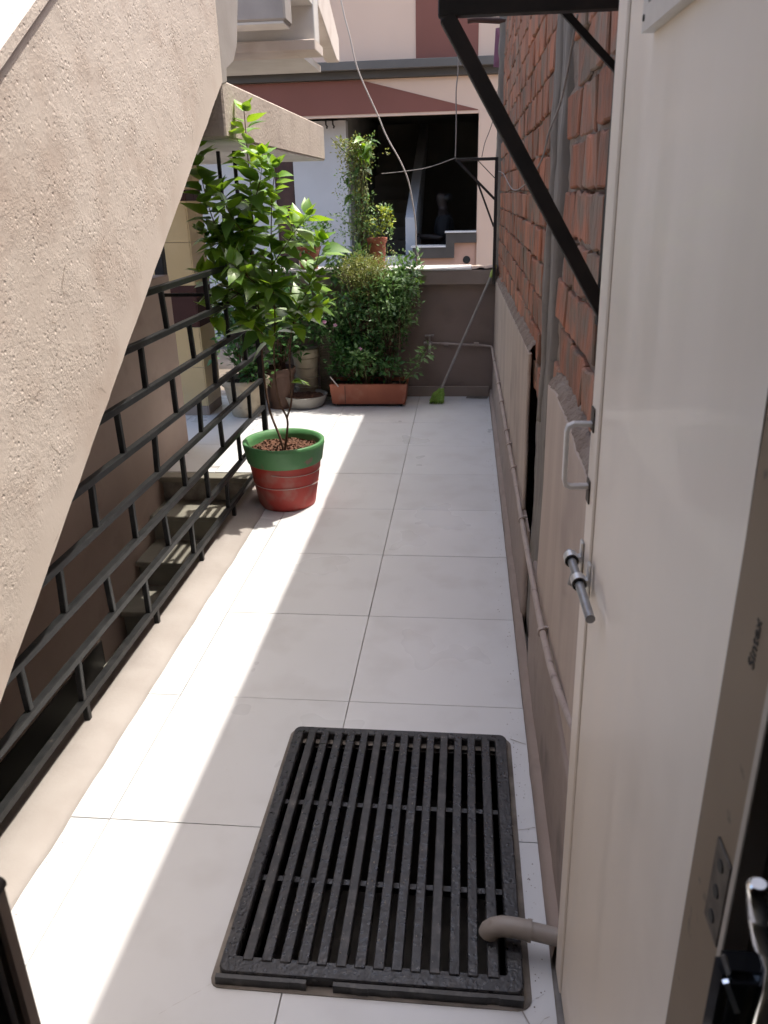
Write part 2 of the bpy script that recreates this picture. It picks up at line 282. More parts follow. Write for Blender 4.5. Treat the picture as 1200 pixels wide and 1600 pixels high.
    def build(s, name, mats, parent=None, bevel=0.0, bseg=1):
        org = ORG.get(parent, Vector((0, 0, 0))) if parent is not None else Vector((0, 0, 0))
        return link(name, s.mesh(name, mats, org, bevel, bseg), parent)

def nz(x, y=0.0, z=0.0): return noise.noise(Vector((x, y, z)))
def rnd(a, b): return random.uniform(a, b)

# ============================================================ THE SETTING
g = MB(); S = 600
g.add([(-S, -S, -1.62), (S, -S, -1.62), (S, S, -1.62), (-S, S, -1.62)], [(0, 1, 2, 3)])
tag(g.build('ground', M['earth']), kind='structure')
# street level between the back wall and the house across
tag(MB().box(-9, 6, 6.86, 40, -1.6, -0.12).build('street', M['earth']), kind='structure')

# passage floor: mortar bed with an opening for the drain, tiles as pieces on top
PX0, PX1, PY0, PY1 = -0.49, 0.115, 1.215, 1.985          # drain opening
fl = MB()
fl.box(-1.10, PX0, 0.38, 6.85, -0.2, -0.012); fl.box(PX1, 0.50, 0.38, 6.85, -0.2, -0.012)
fl.box(PX0, PX1, 0.38, PY0, -0.2, -0.012); fl.box(PX0, PX1, PY1, 6.85, -0.2, -0.012)
fl.box(-3.0, -1.10, 4.52, 6.85, -0.2, -0.012)
floor = fl.build('floor', M['grout']); tag(floor, kind='structure')
def rect_minus(a, h):
    x0, x1, y0, y1 = a; p0, p1, q0, q1 = h
    if p1 <= x0 or p0 >= x1 or q1 <= y0 or q0 >= y1: return [a]
    out = []
    if q0 > y0: out.append((x0, x1, y0, q0))
    if q1 < y1: out.append((x0, x1, q1, y1))
    m0, m1 = max(y0, q0), min(y1, q1)
    if p0 > x0: out.append((x0, p0, m0, m1))
    if p1 < x1: out.append((p1, x1, m0, m1))
    return out
ys = [0.447 + 0.589 * k for k in range(11)] + [6.62]; ys = [y for y in ys if y < 6.6] + [6.60]
cols = [(-1.092, -0.972), (-0.972, -0.374), (-0.374, 0.217)]
lcols = [(-2.95, -2.762), (-2.762, -2.165), (-2.165, -1.568), (-1.568, -0.972)]
gp = 0.0016
def tile(x0, x1, y0, y1):
    rs = rect_minus((x0 + gp, x1 - gp, y0 + gp, y1 - gp), (PX0 - 0.02, PX1 + 0.02, PY0 - 0.02, PY1 + 0.02))
    if not rs: return
    b = MB()
    if len(rs) == 1: b.box(*rs[0], -0.0115, rnd(-0.0006, 0.0006))
    else:
        for r in rs:
            if r[1] - r[0] > 0.004 and r[3] - r[2] > 0.004: b.box(*r, -0.0115, 0.0)
    b.build('floor_tile', M['tile'], floor, bevel=0.0012 if len(rs) == 1 else 0)
for j in range(len(ys) - 1):
    y0, y1 = ys[j], ys[j + 1]
    for c in cols:
        if y0 > 4.5 and c[0] < -1.0: continue
        tile(c[0], c[1], y0, y1)
    for c in lcols:
        if y0 > 5.1: tile(c[0], c[1], y0, y1)
        elif y0 > 4.5: tile(c[0], c[1], max(y0, 4.565), y1)

# hairline cracks running from the drain, and grit swept to the edges
def crack(pts_, w0=0.0011):
    vs_ = []; fs_ = []
    for i_, (x_, y_) in enumerate(pts_):
        x_ += 0.003 * nz(i_ * 1.7, 3); y_ += 0.003 * nz(i_ * 1.9, 8)
        vs_ += [(x_ - w0, y_ - w0, 0.0016), (x_ + w0, y_ + w0, 0.0016)]
    for i_ in range(len(pts_) - 1): fs_.append((2 * i_, 2 * i_ + 1, 2 * i_ + 3, 2 * i_ + 2))
    MB().add(vs_, fs_).build('crack', M['grout'], floor)
crack([(-0.53 - 0.012 * i_, 1.165 - 0.010 * i_) for i_ in range(9)]); crack([(0.165 + 0.008 * i_, 2.05 - 0.004 * i_) for i_ in range(7)])
crack([(0.165 + 0.007 * i_, 1.665 + 0.002 * i_) for i_ in range(8)]); crack([(0.14 + 0.006 * i_, 1.16 + 0.004 * i_) for i_ in range(10)]); crack([(0.12 + 0.010 * i_, 1.15 - 0.003 * i_ + 0.02 * math.sin(i_)) for i_ in range(9)])
db = MB()
def grit(x_, y_, s_):
    db.add([(x_ - s_, y_, 0.0008), (x_ + s_ * .7, y_ - s_ * .6, 0.0008), (x_ + s_ * .3, y_ + s_, 0.0008), (x_, y_, 0.0008 + s_ * .8)], [(0, 1, 3), (1, 2, 3), (2, 0, 3)])
for i_ in range(420):
    k_ = random.random(); y_ = rnd(0.6, 6.5)
    if k_ < .4: grit(0.197 - abs(random.gauss(0, .02)), y_, rnd(.0008, .0028))
    elif k_ < .6: grit(-1.078 + abs(random.gauss(0, .02)), min(y_, 4.4), rnd(.0008, .0025))
    elif k_ < .8: grit(rnd(.155, .20), rnd(1.0, 2.1), rnd(.0007, .0022))
    else: grit(rnd(-1.0, .2), y_, rnd(.0006, .0018))
tag(db.build('grit', M['mortar'], floor), kind='stuff')
# drain pit
p = MB()
p.box(PX0 - 0.06, PX0, PY0 - 0.06, PY1 + 0.06, -0.62, -0.012); p.box(PX1, PX1 + 0.06, PY0 - 0.06, PY1 + 0.06, -0.62, -0.012)
p.box(PX0, PX1, PY0 - 0.06, PY0, -0.62, -0.013); p.box(PX0, PX1, PY1, PY1 + 0.06, -0.62, -0.013)
p.box(PX0, PX1, PY0, PY1, -0.68, -0.60)
tag(p.build('drain_pit', M['pit']), kind='structure')

# plastered kerb under the railing
k = MB(); prof = [(-1.292, -0.02), (-1.292, 0.024), (-1.165, 0.025), (-1.118, 0.021), (-1.098, 0.011), (-1.086, 0.002), (-1.086, -0.02)]
n = 60; vs = []; fs = []
for i in range(n + 1):
    y = 0.55 + (4.60 - 0.55) * i / n
    for q, (x, z) in enumerate(prof):
        e = 0.006 * nz(y * 7, q * 1.3) + 0.003 * nz(y * 31, q * 2.0)
        vs.append((x + (e if q > 2 else 0), y, z + (0.3 * e if 0 < q < 5 else 0)))
np_ = len(prof)
for i in range(n):
    for q in range(np_ - 1): fs.append((i * np_ + q, i * np_ + q + 1, (i + 1) * np_ + q + 1, (i + 1) * np_ + q))
fs.append(tuple(range(np_))); fs.append(tuple(range(n * np_, n * np_ + np_))[::-1])
k.add(vs, fs, True)
tag(k.build('kerb', M['ledge']), kind='structure')

# ------------------------------------------------------------ stairwell going down, left of the railing
st = thing('lower_staircase', (-1.6, 4.4, -1.6), 'grey green stone steps going down behind the black railing', 'staircase')
for i in range(0, 9):
    y1 = 4.56 - 0.285 * (i - 1); z = -0.172 * i
    if i == 0:
        MB().box(-1.895, -1.10, 4.46, 4.555, -0.035, 0.0005).build('nosing', M['kota'], st, bevel=0.004)
    else:
        MB().box(-1.8925, -1.288, y1 - 0.325, y1, z - 0.032, z).build('tread', M['kota'], st, bevel=0.004)
    MB().box(-1.8925, -1.288, y1 - 0.285, y1 - 0.265, z - 0.172, z - 0.0325).build('riser', M['kota'], st)
wl = thing('stairwell_wall', (-1.95, 2.8, -1.6), 'plain mauve wall on the left of the sunken stairs', 'wall')
MB().prism_x([(0.45, -1.62), (5.07, -1.62), (5.07, 1.165), (4.60, 1.17), (4.55, 1.86), (3.5, 1.86), (0.45, 1.0)], -2.06, -1.90).build('wall', M['wall_in'], wl, bevel=0.006)
MB().box(-1.8995, -1.893, 0.46, 3.42, -1.62, -0.55).build('shade_panel', M['wellshade'], wl)  # added dark panel: stairwell shade put into colour, subdues a sun patch on the wall
tag(MB().box(-1.2879, -1.101, 0.45, 4.515, -1.62, -0.021).build('passage_side', M['wall_in']), kind='structure')

# ------------------------------------------------------------ staircase overhead (left)
sc = thing('upper_staircase', (-1.5, 2.5, 0), 'pinkish rough plastered concrete stair flight and landing overhead on the left', 'staircase')
def lo(y): return 0.483 + 0.661 * (y - 1.461)
def hi(y): return 1.925 + 0.652 * (y - 2.025)
YE = 3.90
# parapet / stringer side with slightly wavy edges
N = 110; poly = []
for i in range(N + 1):
    y = 0.74 + (YE - 0.74) * i / N; poly.append((y, lo(y) + 0.005 * nz(y * 9, 2.2) + 0.0025 * nz(y * 43, 6.2)))
top = []
for i in range(N + 1):
    y = YE - (YE - 0.74) * i / N; top.append((y, hi(y) + 0.004 * nz(y * 8, 5.1)))
MB().prism_x(poly + top, -1.22, -1.10).build('parapet', M['stucco'], sc, bevel=0.006)
q = MB(); 
for i in range(N):
    ya = 0.74 + (YE - 0.74) * i / N; yb = 0.74 + (YE - 0.74) * (i + 1) / N
    q.prism_x([(ya, hi(ya) + 0.003), (yb, hi(yb) + 0.003), (yb, hi(yb) + 0.036), (ya, hi(ya) + 0.036)], -1.235, -1.088)
q.build('coping', M['stucco'], sc)
MB().prism_x([(0.76, lo(0.76) + 0.003), (YE, lo(YE) + 0.003), (YE, lo(YE) + 0.2), (0.76, lo(0.76) + 0.2)], -2.02, -1.2205).build('waist_slab', M['soffit'], sc)
for i in range(11):
    y = 0.95 + 0.265 * i; z = lo(y) + 0.2
    MB().box(-2.02, -1.2207, y, y + 0.30, z - 0.02, z + 0.17).build('step', M['soffit'], sc)
def u8(y, z): return (y * 0.88, 1.61 + (z - 1.61) * 0.88)
MB().prism_x([(3.902, 2.085)] + [u8(*p_) for p_ in ((4.54, 2.175), (4.55, 2.235), (4.70, 2.29), (4.80, 2.38), (4.90, 2.62), (4.92, 3.4))] + [(3.902, 3.18)], -1.30, -1.106).build('landing_beam', M['ledge'], sc, bevel=0.005)
MB().box(-2.45, -1.108, 3.905, 6.64, 1.872, 2.11).build('landing_slab', M['slab'], sc, bevel=0.008)
MB().box(-2.44, -1.114, 3.96, 6.63, 1.866, 1.8719).build('landing_soffit', M['soffit'], sc)
# folded plate pieces above the landing
def ubox(nm, x0, x1, y0, y1, z0, z1, m, bv=0.006):
    (ya, za), (yb, zb) = u8(y0, z0), u8(y1, z1); MB().box(x0, x1, ya, yb, za, zb).build(nm, m, sc, bevel=bv)
ubox('upper_beam', -2.2, -1.07, 5.95, 6.18, 2.70, 3.05, M['ledge'], 0.012)
ubox('beam_soffit', -2.2, -1.085, 5.96, 6.17, 2.685, 2.699, M['soffit'], 0)
ubox('upper_riser', -2.2, -1.09, 7.20, 7.42, 2.78, 3.30, M['soffit'])
ubox('upper_tread', -2.2, -1.08, 7.12, 7.50, 2.70, 2.778, M['stucco'])
ubox('upper_soffit', -2.2, -1.095, 6.181, 7.199, 3.02, 3.12, M['soffit'])
MB().prism_x([u8(*p_) for p_ in ((7.43, 3.30), (7.43, 3.06), (8.35, 2.80), (8.52, 2.80), (8.52, 3.0), (7.60, 3.42))], -1.20, -1.088).build('sloping_web', M['stucco'], sc, bevel=0.006)
ubox('upper_shelf', -2.2, -1.25, 7.51, 8.5, 2.72, 2.775, M['soffit'], 0)

# ------------------------------------------------------------ railing
rl = thing('iron_railing', (-1.22, 2.8, 0.03), 'black iron railing of square bars in a brick pattern beside the kerb', 'railing')
RZ = [0.095, 0.258, 0.422, 0.587, 0.755, 0.93, 1.107, 1.283]
def ystart(z): return 1.461 + (z - 0.483) / 0.661 + 0.02
def ironbar(name, a, b, w_=0.025, h_=0.025): 
    o = MB().bar(a, b, w_, h_).build(name, M['iron'], rl, bevel=0.0022); return o
for z in RZ:
    y0 = max(0.62, ystart(z))
    d = random.uniform(-0.003, 0.003)
    ironbar('rail', (-1.22, y0, z + d), (-1.22, 4.575, z - d))
for i in range(len(RZ) - 1):
    za, zb = RZ[i] + 0.0115, RZ[i + 1] - 0.0115
    y = 0.895 + (0.0 if i % 2 == 0 else 0.285)
    while y < 4.5:
        if y > ystart(RZ[i + 1]) + 0.02:
            ironbar('baluster', (-1.22, y + rnd(-.01, .01), za), (-1.22, y + rnd(-.01, .01), zb), 0.02, 0.02)
        y += 0.565
wb = MB()
for o_ in [c_ for c_ in rl.children if c_.name.startswith('baluster')]:
    co_ = [v.co for v in o_.data.vertices]; zs_ = [v.z for v in co_]; yc_ = sum(v.y for v in co_) / len(co_)
    for z_ in (min(zs_), max(zs_)):
        for sx_, sy_ in ((1, 1), (1, -1), (-1, 1), (-1, -1), (0, 1), (0, -1)):
            p_ = Vector((sx_ * 0.009 + rnd(-.001, .001), yc_ + sy_ * 0.0105 + rnd(-.0015, .0015), z_ + rnd(-.001, .001))) + ORG[rl]; r_ = rnd(.0018, .0036)
            wb.add([p_ + Vector(d_) * r_ for d_ in ((1, 0, 0), (-1, 0, 0), (0, 1, 0), (0, -1, 0), (0, 0, 1), (0, 0, -1))], [(0, 2, 4), (2, 1, 4), (1, 3, 4), (3, 0, 4), (2, 0, 5), (1, 2, 5), (3, 1, 5), (0, 3, 5)], True)
tag(wb.build('weld_beads', M['iron'], rl), kind='stuff')
for y in (0.9, 1.47, 2.03, 2.66, 3.24, 3.80, 4.36):
    ironbar('foot', (-1.22, y, 0.022), (-1.22, y, 0.0835), 0.02, 0.02)
MB().box(-1.236, -1.204, 4.577, 4.608, 0.0, 1.33).build('post', M['iron'], rl, bevel=0.003)
MB().box(-1.245, -1.195, 4.57, 4.62, 1.30, 1.306).build('post_collar', M['iron'], rl)
ps = thing('iron_post', (-1.97, 5.12, 0), 'square black iron post at the end of the mauve stairwell wall', 'post')
MB().box(-2.0, -1.935, 5.09, 5.15, 0.0, 1.865).build('shaft', M['iron_dull'], ps, bevel=0.003)
MB().box(-2.03, -1.905, 5.06, 5.18, 0.001, 0.008).build('base_plate', M['iron_dull'], ps)

# tall bars of the gate grille beyond, left of the plant
gg = thing('iron_grille', (-1.6, 4.75, 0), 'pair of tall black iron bars behind the potted plant, reaching the landing slab', 'grille')
for x in (-1.44, -1.345):
    MB().box(x - 0.010, x + 0.010, 4.86, 4.880, 1.05, 1.865).build('bar', M['iron'], gg, bevel=0.002)
MB().box(-1.9, -1.25, 4.861, 4.879, 1.05, 1.07).build('cross_bar', M['iron'], gg)

# ------------------------------------------------------------ back wall
bw = thing('back_wall', (-0.8, 6.7, 0), 'low brown mauve wall with a coping across the end of the passage', 'wall')
MB().box(-1.85, 0.27, 6.60, 6.84, -0.2, 0.925).build('wall', M['backwall'], bw)
MB().box(-1.87, 0.255, 6.545, 6.87, 0.9252, 1.036).build('coping', M['coping'], bw, bevel=0.004)
MB().box(-1.87, 0.05, 6.540, 6.875, 1.0362, 1.052).build('coping_sunlit_top', M['white'], bw, bevel=0.003)  # white colour stands in for sunlight on top of the coping
MB().box(-1.85, 0.215, 6.575, 6.5995, 0.0, 0.085).build('skirting', M['coping'], bw, bevel=0.003)
c = MB()
vs = []; fs = []
for i in range(24):
    for j in range(7):
        x = 0.052 + 0.2 * i / 23; y = 6.55 + 0.3 * j / 6
        vs.append((x, y, 1.037 + 0.012 + 0.012 * nz(x * 22, y * 14)))
for i in range(23):
    for j in range(6): fs.append((i * 7 + j, i * 7 + j + 1, (i + 1) * 7 + j + 1, (i + 1) * 7 + j))
c.add(vs, fs, True).build('broken_coping', M['plaster'], bw)
# chipped floor edge in the corner
tag(MB().add([(0.02, 6.50, 0.003), (0.20, 6.49, 0.003), (0.214, 6.573, 0.003), (0.12, 6.57, 0.003), (0.03, 6.573, 0.003)], [(0, 1, 2, 3, 4)]).build('floor_chip', M['bed'], floor))

# ------------------------------------------------------------ brick wall on the right
bk = thing('brick_wall', (0.36, 4, 0), 'exposed red brick wall with smeared mortar and broken plaster on the right', 'wall')
WB = MB(); WB.box(0.285, 0.50, 0.60, 2.74, -0.2, 3.58); WB.box(0.45, 0.50, 2.74, 3.6, -0.2, 0.97); WB.box(0.285, 0.50, 2.74, 3.6, 0.9701, 3.58); WB.box(0.285, 0.50, 3.6, 4.75, -0.2, 3.58); WB.box(0.285, 0.50, 4.75, 6.86, -0.2, 3.60)
WB.build('wall_core', M['mortar'], bk)
# mortar skin between the bricks
vs = []; fs = []; ny = 250; nzv = 140; Y0, Y1, Z0, Z1 = 1.55, 6.85, 0.9, 3.5
CO = 0.118; BL = 0.243
for i in range(ny + 1):
    for j in range(nzv + 1):
        y = Y0 + (Y1 - Y0) * i / ny; z = Z0 + (Z1 - Z0) * j / nzv
        if y < 4.45: z = min(z, 3.2)
        t = abs(((z - 0.9) / CO + 0.5) % 1 - 0.5) * CO
        x = 0.2675 + 0.009 * nz(y * 5, z * 9) + 0.006 * nz(y * 19, z * 24) - (0.013 * max(0, nz(y * 3.1, round((z - 0.9) / CO) * 3.7) + 0.15) if t < 0.012 else 0)
        vs.append((x, y, z))
for i in range(ny):
    for j in range(nzv):
        a = i * (nzv + 1) + j; fs.append((a, a + 1, a + nzv + 2, a + nzv + 1))
tag(MB().add(vs, fs, True).build('mortar', M['mortar'], bk))
# bricks: shared rough meshes
def brick_mesh(idx):
    bm = bmesh.new(); bmesh.ops.create_cube(bm, size=1.0)
    for v in bm.verts: v.co = Vector((v.co.x * 0.07, v.co.y * (BL - 0.011), v.co.z * (CO - 0.012)))
    bmesh.ops.subdivide_edges(bm, edges=[e for e in bm.edges if abs((e.verts[0].co - e.verts[1].co).y) > 0.1], cuts=4, use_grid_fill=True)
    es = [e for e in bm.edges if e.verts[0].co.x < -0.03 and e.verts[1].co.x < -0.03 and e.calc_face_angle(0) > 1]
    bmesh.ops.bevel(bm, geom=es, offset=0.004, segments=1, affect='EDGES')
    for v in bm.verts:
        v.co += Vector((nz(v.co.y * 14, v.co.z * 14, idx * 5), nz(v.co.y * 9, v.co.z * 20, idx * 5 + 2), nz(v.co.y * 16, v.co.z * 5, idx * 5 + 4))) * Vector((0.006, 0.008, 0.007)).length * 0.95
    me = bpy.data.meshes.new('brick'); bm.to_mesh(me); bm.free(); return me
BM = []
for i in range(10):
    me = brick_mesh(i); me.materials.append(M['brick'] if i % 5 < 3 else M['brick2']); BM.append(me)
nb = 0
for r in range(0, 22):
    z = 0.9 + CO * (r + 0.5)
    y = 1.55 + (0.5 * BL if r % 2 else 0) + rnd(-0.02, 0.02)
    while y < 6.75:
        yc = y + BL / 2
        zt = 3.17 if yc < 4.4 else 3.48
        vis_hi = 1.72 + 0.252 * yc + 0.10; vis_lo = 0.94
        if z < min(vis_hi, zt) and z > vis_lo and not (2.31 < yc < 2.86) and nb < 300:
            o = link('brick', random.choice(BM), bk)
            o.location = Vector((0.2885 + rnd(-0.003, 0.003), yc + rnd(-.006, .006), z + rnd(-.004, .004))) - ORG[bk]
            o.rotation_euler = (rnd(-.012, .012), rnd(-.015, .015), rnd(-.012, .012)); nb += 1
        y += BL
# concrete column cast in the wall
def rough_slab(name, y0, y1, z0, z1, xf, xb, m, parent, ny=14, nz_=60, amp=0.008, sy=9.0, sz=5.0, edge=0.012):
    vs = []; fs = []
    for i in range(ny + 1):
        for j in range(nz_ + 1):
            y = y0 + (y1 - y0) * i / ny; z = z0 + (z1 - z0) * j / nz_
            x = xf + amp * nz(y * sy, z * sz, 3) + 0.4 * amp * nz(y * 30, z * 18, 7)
            if i == 0: y += edge * nz(z * 7, 1.5)
            if i == ny: y += edge * nz(z * 7, 8.5)
            if i in (0, ny): x += 0.008
            vs.append((x, y, z))
    k0 = len(vs)
    for i in range(ny):
        for j in range(nz_):
            a = i * (nz_ + 1) + j; fs.append((a, a + 1, a + nz_ + 2, a + nz_ + 1))
    # side returns
    for i in (0, ny):
        b = len(vs)
        for j in range(nz_ + 1): p_ = vs[i * (nz_ + 1) + j]; vs.append((xb, p_[1], p_[2]))
        for j in range(nz_): a = i * (nz_ + 1) + j; fs.append((a, a + 1, b + j + 1, b + j))
    for j in (0, nz_):
        b = len(vs)
        for i in range(ny + 1): p_ = vs[i * (nz_ + 1) + j]; vs.append((xb, p_[1], p_[2]))
        for i in range(ny): a = i * (nz_ + 1) + j; fs.append((a, a + nz_ + 1, b + i + 1, b + i))
    return MB().add(vs, fs, True).build(name, m, parent)
rough_slab('concrete_column', 2.43, 2.74, 0.02, 3.19, 0.244, 0.30, M['conc'], bk, 16, 120)
rough_slab('column_fin', 2.55, 2.60, 0.9, 3.18, 0.232, 0.25, M['conc'], bk, 4, 90, amp=0.01)
# dark open joint beside the column
MB().box(0.44, 0.4499, 2.74, 3.6, 0.0, 0.97).box(0.2852, 0.4399, 2.735, 2.7399, 0.0, 0.97).box(0.2852, 0.4399, 3.6001, 3.605, 0.0, 0.97).build('open_joint', M['dark'], bk)
rough_slab('joint_rubble', 2.73, 3.02, 0.03, 0.30, 0.248, 0.28, M['mortar'], bk, 10, 14, amp=0.03, sy=16, sz=16)
# plaster panels with broken edges
def panel(name, y0, y1, ztop, near_edge, far_edge, xf, xb, m):
    """outline in (y,z): ztop(y), near_edge(z), far_edge(z)"""
    A = []
    n = 60
    for i in range(n + 1):
        y = near_edge(ztop(y0)) + (far_edge(ztop(y1)) - near_edge(ztop(y0))) * i / n; A.append((y, ztop(y)))
    zt = ztop(y1); B = [(far_edge(zt * (1 - i / 24)), zt * (1 - i / 24)) for i in range(1, 25)]
    zt = ztop(y0); Cc = [(near_edge(zt * i / 24), zt * i / 24) for i in range(0, 24)]
    return MB().prism_x(A + B + Cc, xf, xb).build(name, m, bk, bevel=0.004)
zl = lambda y: 1.045 - 0.026 * (y - 3.0) + 0.010 * nz(y * 6, 3) + 0.007 * nz(y * 17, 1)
panel('plaster_panel', 3.0, 6.57, zl, lambda z: 2.98 + 0.05 * nz(z * 2.6, 4) + 0.012 * nz(z * 13, 2) - 0.10 * max(0, 0.75 - z), lambda z: 6.57, 0.226, 0.2395, M['plaster'])
zr = lambda y: 1.11 + 0.012 * nz(y * 7, 9) - 0.05 * max(0, y - 2.05) - 0.10 * max(0, 1.75 - y)
panel('plaster_panel', 1.275, 2.26, zr, lambda z: 1.275, lambda z: 2.25 + 0.03 * nz(z * 3, 14) + 0.01 * nz(z * 14, 12) + 0.12 * max(0, 0.55 - z), 0.226, 0.29, M['plaster'])
# crumbling mortar along the top of the panels
def crumb(y0, y1, zf, name):
    vs = []; fs = []; n = int((y1 - y0) / 0.012); w_ = 6
    for i in range(n + 1):
        y = y0 + (y1 - y0) * i / n
        for j in range(w_ + 1):
            t = j / w_
            vs.append((0.228 + 0.047 * t + 0.006 * nz(y * 40, t * 5), y, zf(y) + 0.001 + 0.055 * t ** 0.8 + (0.018 * nz(y * 22, t * 4, 6) + 0.008 * nz(y * 60, t * 9)) * min(1, t * 3)))
    for i in range(n):
        for j in range(w_): a = i * (w_ + 1) + j; fs.append((a, a + 1, a + w_ + 2, a + w_ + 1))
    MB().add(vs, fs, True).build(name, M['mortar'], bk)
crumb(3.0, 6.56, zl, 'broken_mortar_edge'); crumb(1.28, 2.25, zr, 'broken_mortar_edge')
# darker repaired strip low on the wall and thin skirting
tag(rough_slab('base_plaster', 2.72, 6.56, 0.0, 0.43, 0.222, 0.24, M['plaster2'], bk, 90, 10, amp=0.003, sy=3, sz=6, edge=0.03))
tag(rough_slab('base_plaster', 1.28, 2.42, 0.0, 0.45, 0.222, 0.24, M['plaster2'], bk, 40, 10, amp=0.003, sy=3, sz=6, edge=0.04))
vs = []; fs = []; n = 240
for i in range(n + 1):
    y = 1.27 + (6.575 - 1.27) * i / n
    e = 0.004 * nz(y * 5, 1) + 0.002 * nz(y * 23, 6)
    h_ = 0.062 + 0.008 * nz(y * 4, 2) + 0.006 * nz(y * 18, 5)
    vs += [(0.200 + e, y, -0.001), (0.199 + e, y, 0.012), (0.206 + e * 0.5, y, h_ - 0.004), (0.228, y, h_)]
for i in range(n):
    for j in range(3): a = i * 4 + j; fs.append((a, a + 1, a + 5, a + 4))
MB().add(vs, fs, True).build('skirting', M['plaster2'], bk)
# rusty reinforcement ends at the far top
MB().tube([(0.30, 6.80, 2.78), (0.02, 6.78, 2.80), (-0.03, 6.78, 2.795)], 0.022, 6).build('wall_tie', M['brownwood'], bk)
rough_slab('wall_end', 6.78, 6.87, 1.0, 3.5, 0.215, 0.29, M['conc'], bk, 5, 60, amp=0.02, sy=12, sz=7, edge=0.02)

bk.location.x += 0.016
# water pipe along the right wall and the back wall, with clamps
wp = thing('water_pipe', (0.2, 4, 0.4), 'thin painted water pipe running along the right wall to the tap', 'pipe')
def pz(y): return 0.470 - 0.010 * (y - 2.0) + 0.13 * max(0, 2.0 - y) + 0.006 * nz(y * 1.1, 4)
pts = []
for i in range(40):
    y = 1.29 + (6.50 - 1.29) * i / 39; pts.append((0.227 + 0.002 * nz(y * 1.7) + 0.075 * max(0, 1.62 - y), y, pz(y)))
pts += [(0.226, 6.535, 0.424), (0.220, 6.562, 0.425), (0.205, 6.572, 0.426), (0.16, 6.574, 0.432), (-0.27, 6.574, 0.455)]
MB().tube(pts, 0.0092, 10).build('pipe', M['pipe'], wp)
for y in (1.9, 2.75, 3.35, 3.72, 3.98, 4.6, 5.1, 5.9):
    MB().tube([(0.227, y - 0.007, pz(y)), (0.227, y + 0.007, pz(y))], 0.0145, 10).box(0.228, 0.245, y - 0.005, y + 0.005, pz(y) + 0.012, pz(y) + 0.017).build('clamp', M['pipe'], wp)
for x in (-0.15, 0.1):
    MB().tube([(x - 0.02, 6.574, 0.447), (x + 0.02, 6.574, 0.445)], 0.0145, 10).build('coupling', M['pipe'], wp)
tp = thing('wall_tap', (-0.29, 6.55, 0.455), 'small dull tap with cross handle on the back wall', 'tap')
MB().tube([(-0.265, 6.574, 0.455), (-0.335, 6.56, 0.456)], 0.014, 10).build('body', M['tap'], tp)
MB().tube([(-0.287, 6.566, 0.455), (-0.286, 6.535, 0.45), (-0.285, 6.525, 0.43), (-0.285, 6.523, 0.375)], [0.012, 0.013, 0.013, 0.011], 10).build('spout', M['tap'], tp)
MB().tube([(-0.287, 6.566, 0.46), (-0.287, 6.562, 0.52)], 0.008, 8).tube([(-0.325, 6.562, 0.517), (-0.25, 6.562, 0.520)], 0.008, 8).tube([(-0.287, 6.53, 0.518), (-0.287, 6.572, 0.518)], 0.007, 8).build('handle', M['tap'], tp)

# mop leaning in the corner
mp = thing('mop', (-0.2, 6.35, 0), 'long handled mop with lime green head leaning in the far right corner', 'mop')
a = Vector((-0.180, 6.40, 0.115)); b = Vector((0.203, 6.52, 0.985))
MB().tube([a, b], 0.011, 10).build('handle', M['pole'], mp)
dv = (b - a).normalized()
MB().tube([b - dv * 0.005, b + dv * 0.03, b + dv * 0.095], [0.0125, 0.019, 0.010], 10).build('grip', M['lime'], mp)
MB().tube([a - dv * 0.02, a + dv * 0.02], 0.015, 10).build('socket', M['pole'], mp)
hd = MB()
for i in range(170):
    s0 = a + Vector((rnd(-0.02, 0.02), rnd(-0.015, 0.015), rnd(-0.02, 0.0)))
    tip = Vector((-0.215 + rnd(-0.065, 0.055), 6.33 + rnd(-0.05, 0.06), rnd(0.003, 0.03)))
    mid = (s0 + tip) / 2 + Vector((rnd(-.012, .012), rnd(-.01, .01), 0.012))
    hd.tube([s0, mid, tip], [0.0035, 0.0045, 0.0028], 4, cap=False)
hd.build('mop_head', M['bristle'], mp)

# ------------------------------------------------------------ steel brackets
br = thing('steel_bracket', (0.25, 1.62, 1.4), 'large near black steel wall bracket with diagonal brace, top right', 'bracket')
MB().bar((0.262, 1.62, 1.915), (-0.055, 1.62, 1.915), 0.03, 0.032).build('arm', M['iron_dull'], br, bevel=0.002)
MB().bar((-0.040, 1.62, 1.9), (0.272, 1.62, 1.385), 0.028, 0.03, up=(0, 1, 0)).build('diagonal_brace', M['iron_dull'], br, bevel=0.002)
MB().bar((0.155, 1.66, 1.92), (0.285, 1.66, 1.797), 0.012, 0.012, up=(0, 1, 0)).build('short_brace', M['iron_dull'], br)
MB().bar((0.267, 1.62, 1.36), (0.267, 1.62, 1.95), 0.03, 0.012, up=(1, 0, 0)).build('wall_plate', M['iron_dull'], br)
b2 = thing('steel_bracket', (0.23, 6.5, 1.0), 'small far black steel bracket fixed in the corner above the low wall', 'bracket')
MB().bar((0.222, 6.50, 1.842), (-0.09, 6.50, 1.842), 0.022, 0.022).build('arm', M['iron_dull'], b2, bevel=0.002)
MB().bar((0.226, 6.50, 0.93), (0.222, 6.50, 1.853), 0.024, 0.022, up=(0, 1, 0)).build('upright', M['iron_dull'], b2, bevel=0.002)
MB().bar((-0.07, 6.50, 1.832), (0.214, 6.50, 1.56), 0.018, 0.02, up=(0, 1, 0)).build('diagonal_brace', M['iron_dull'], b2)
MB().bar((0.075, 6.515, 1.70), (0.214, 6.515, 1.36), 0.014, 0.016, up=(0, 1, 0)).build('lower_brace', M['iron_dull'], b2)
MB().bar((0.082, 6.49, 1.832), (0.214, 6.49, 1.705), 0.006, 0.006, up=(0, 1, 0)).build('thin_tie', M['iron_dull'], b2)

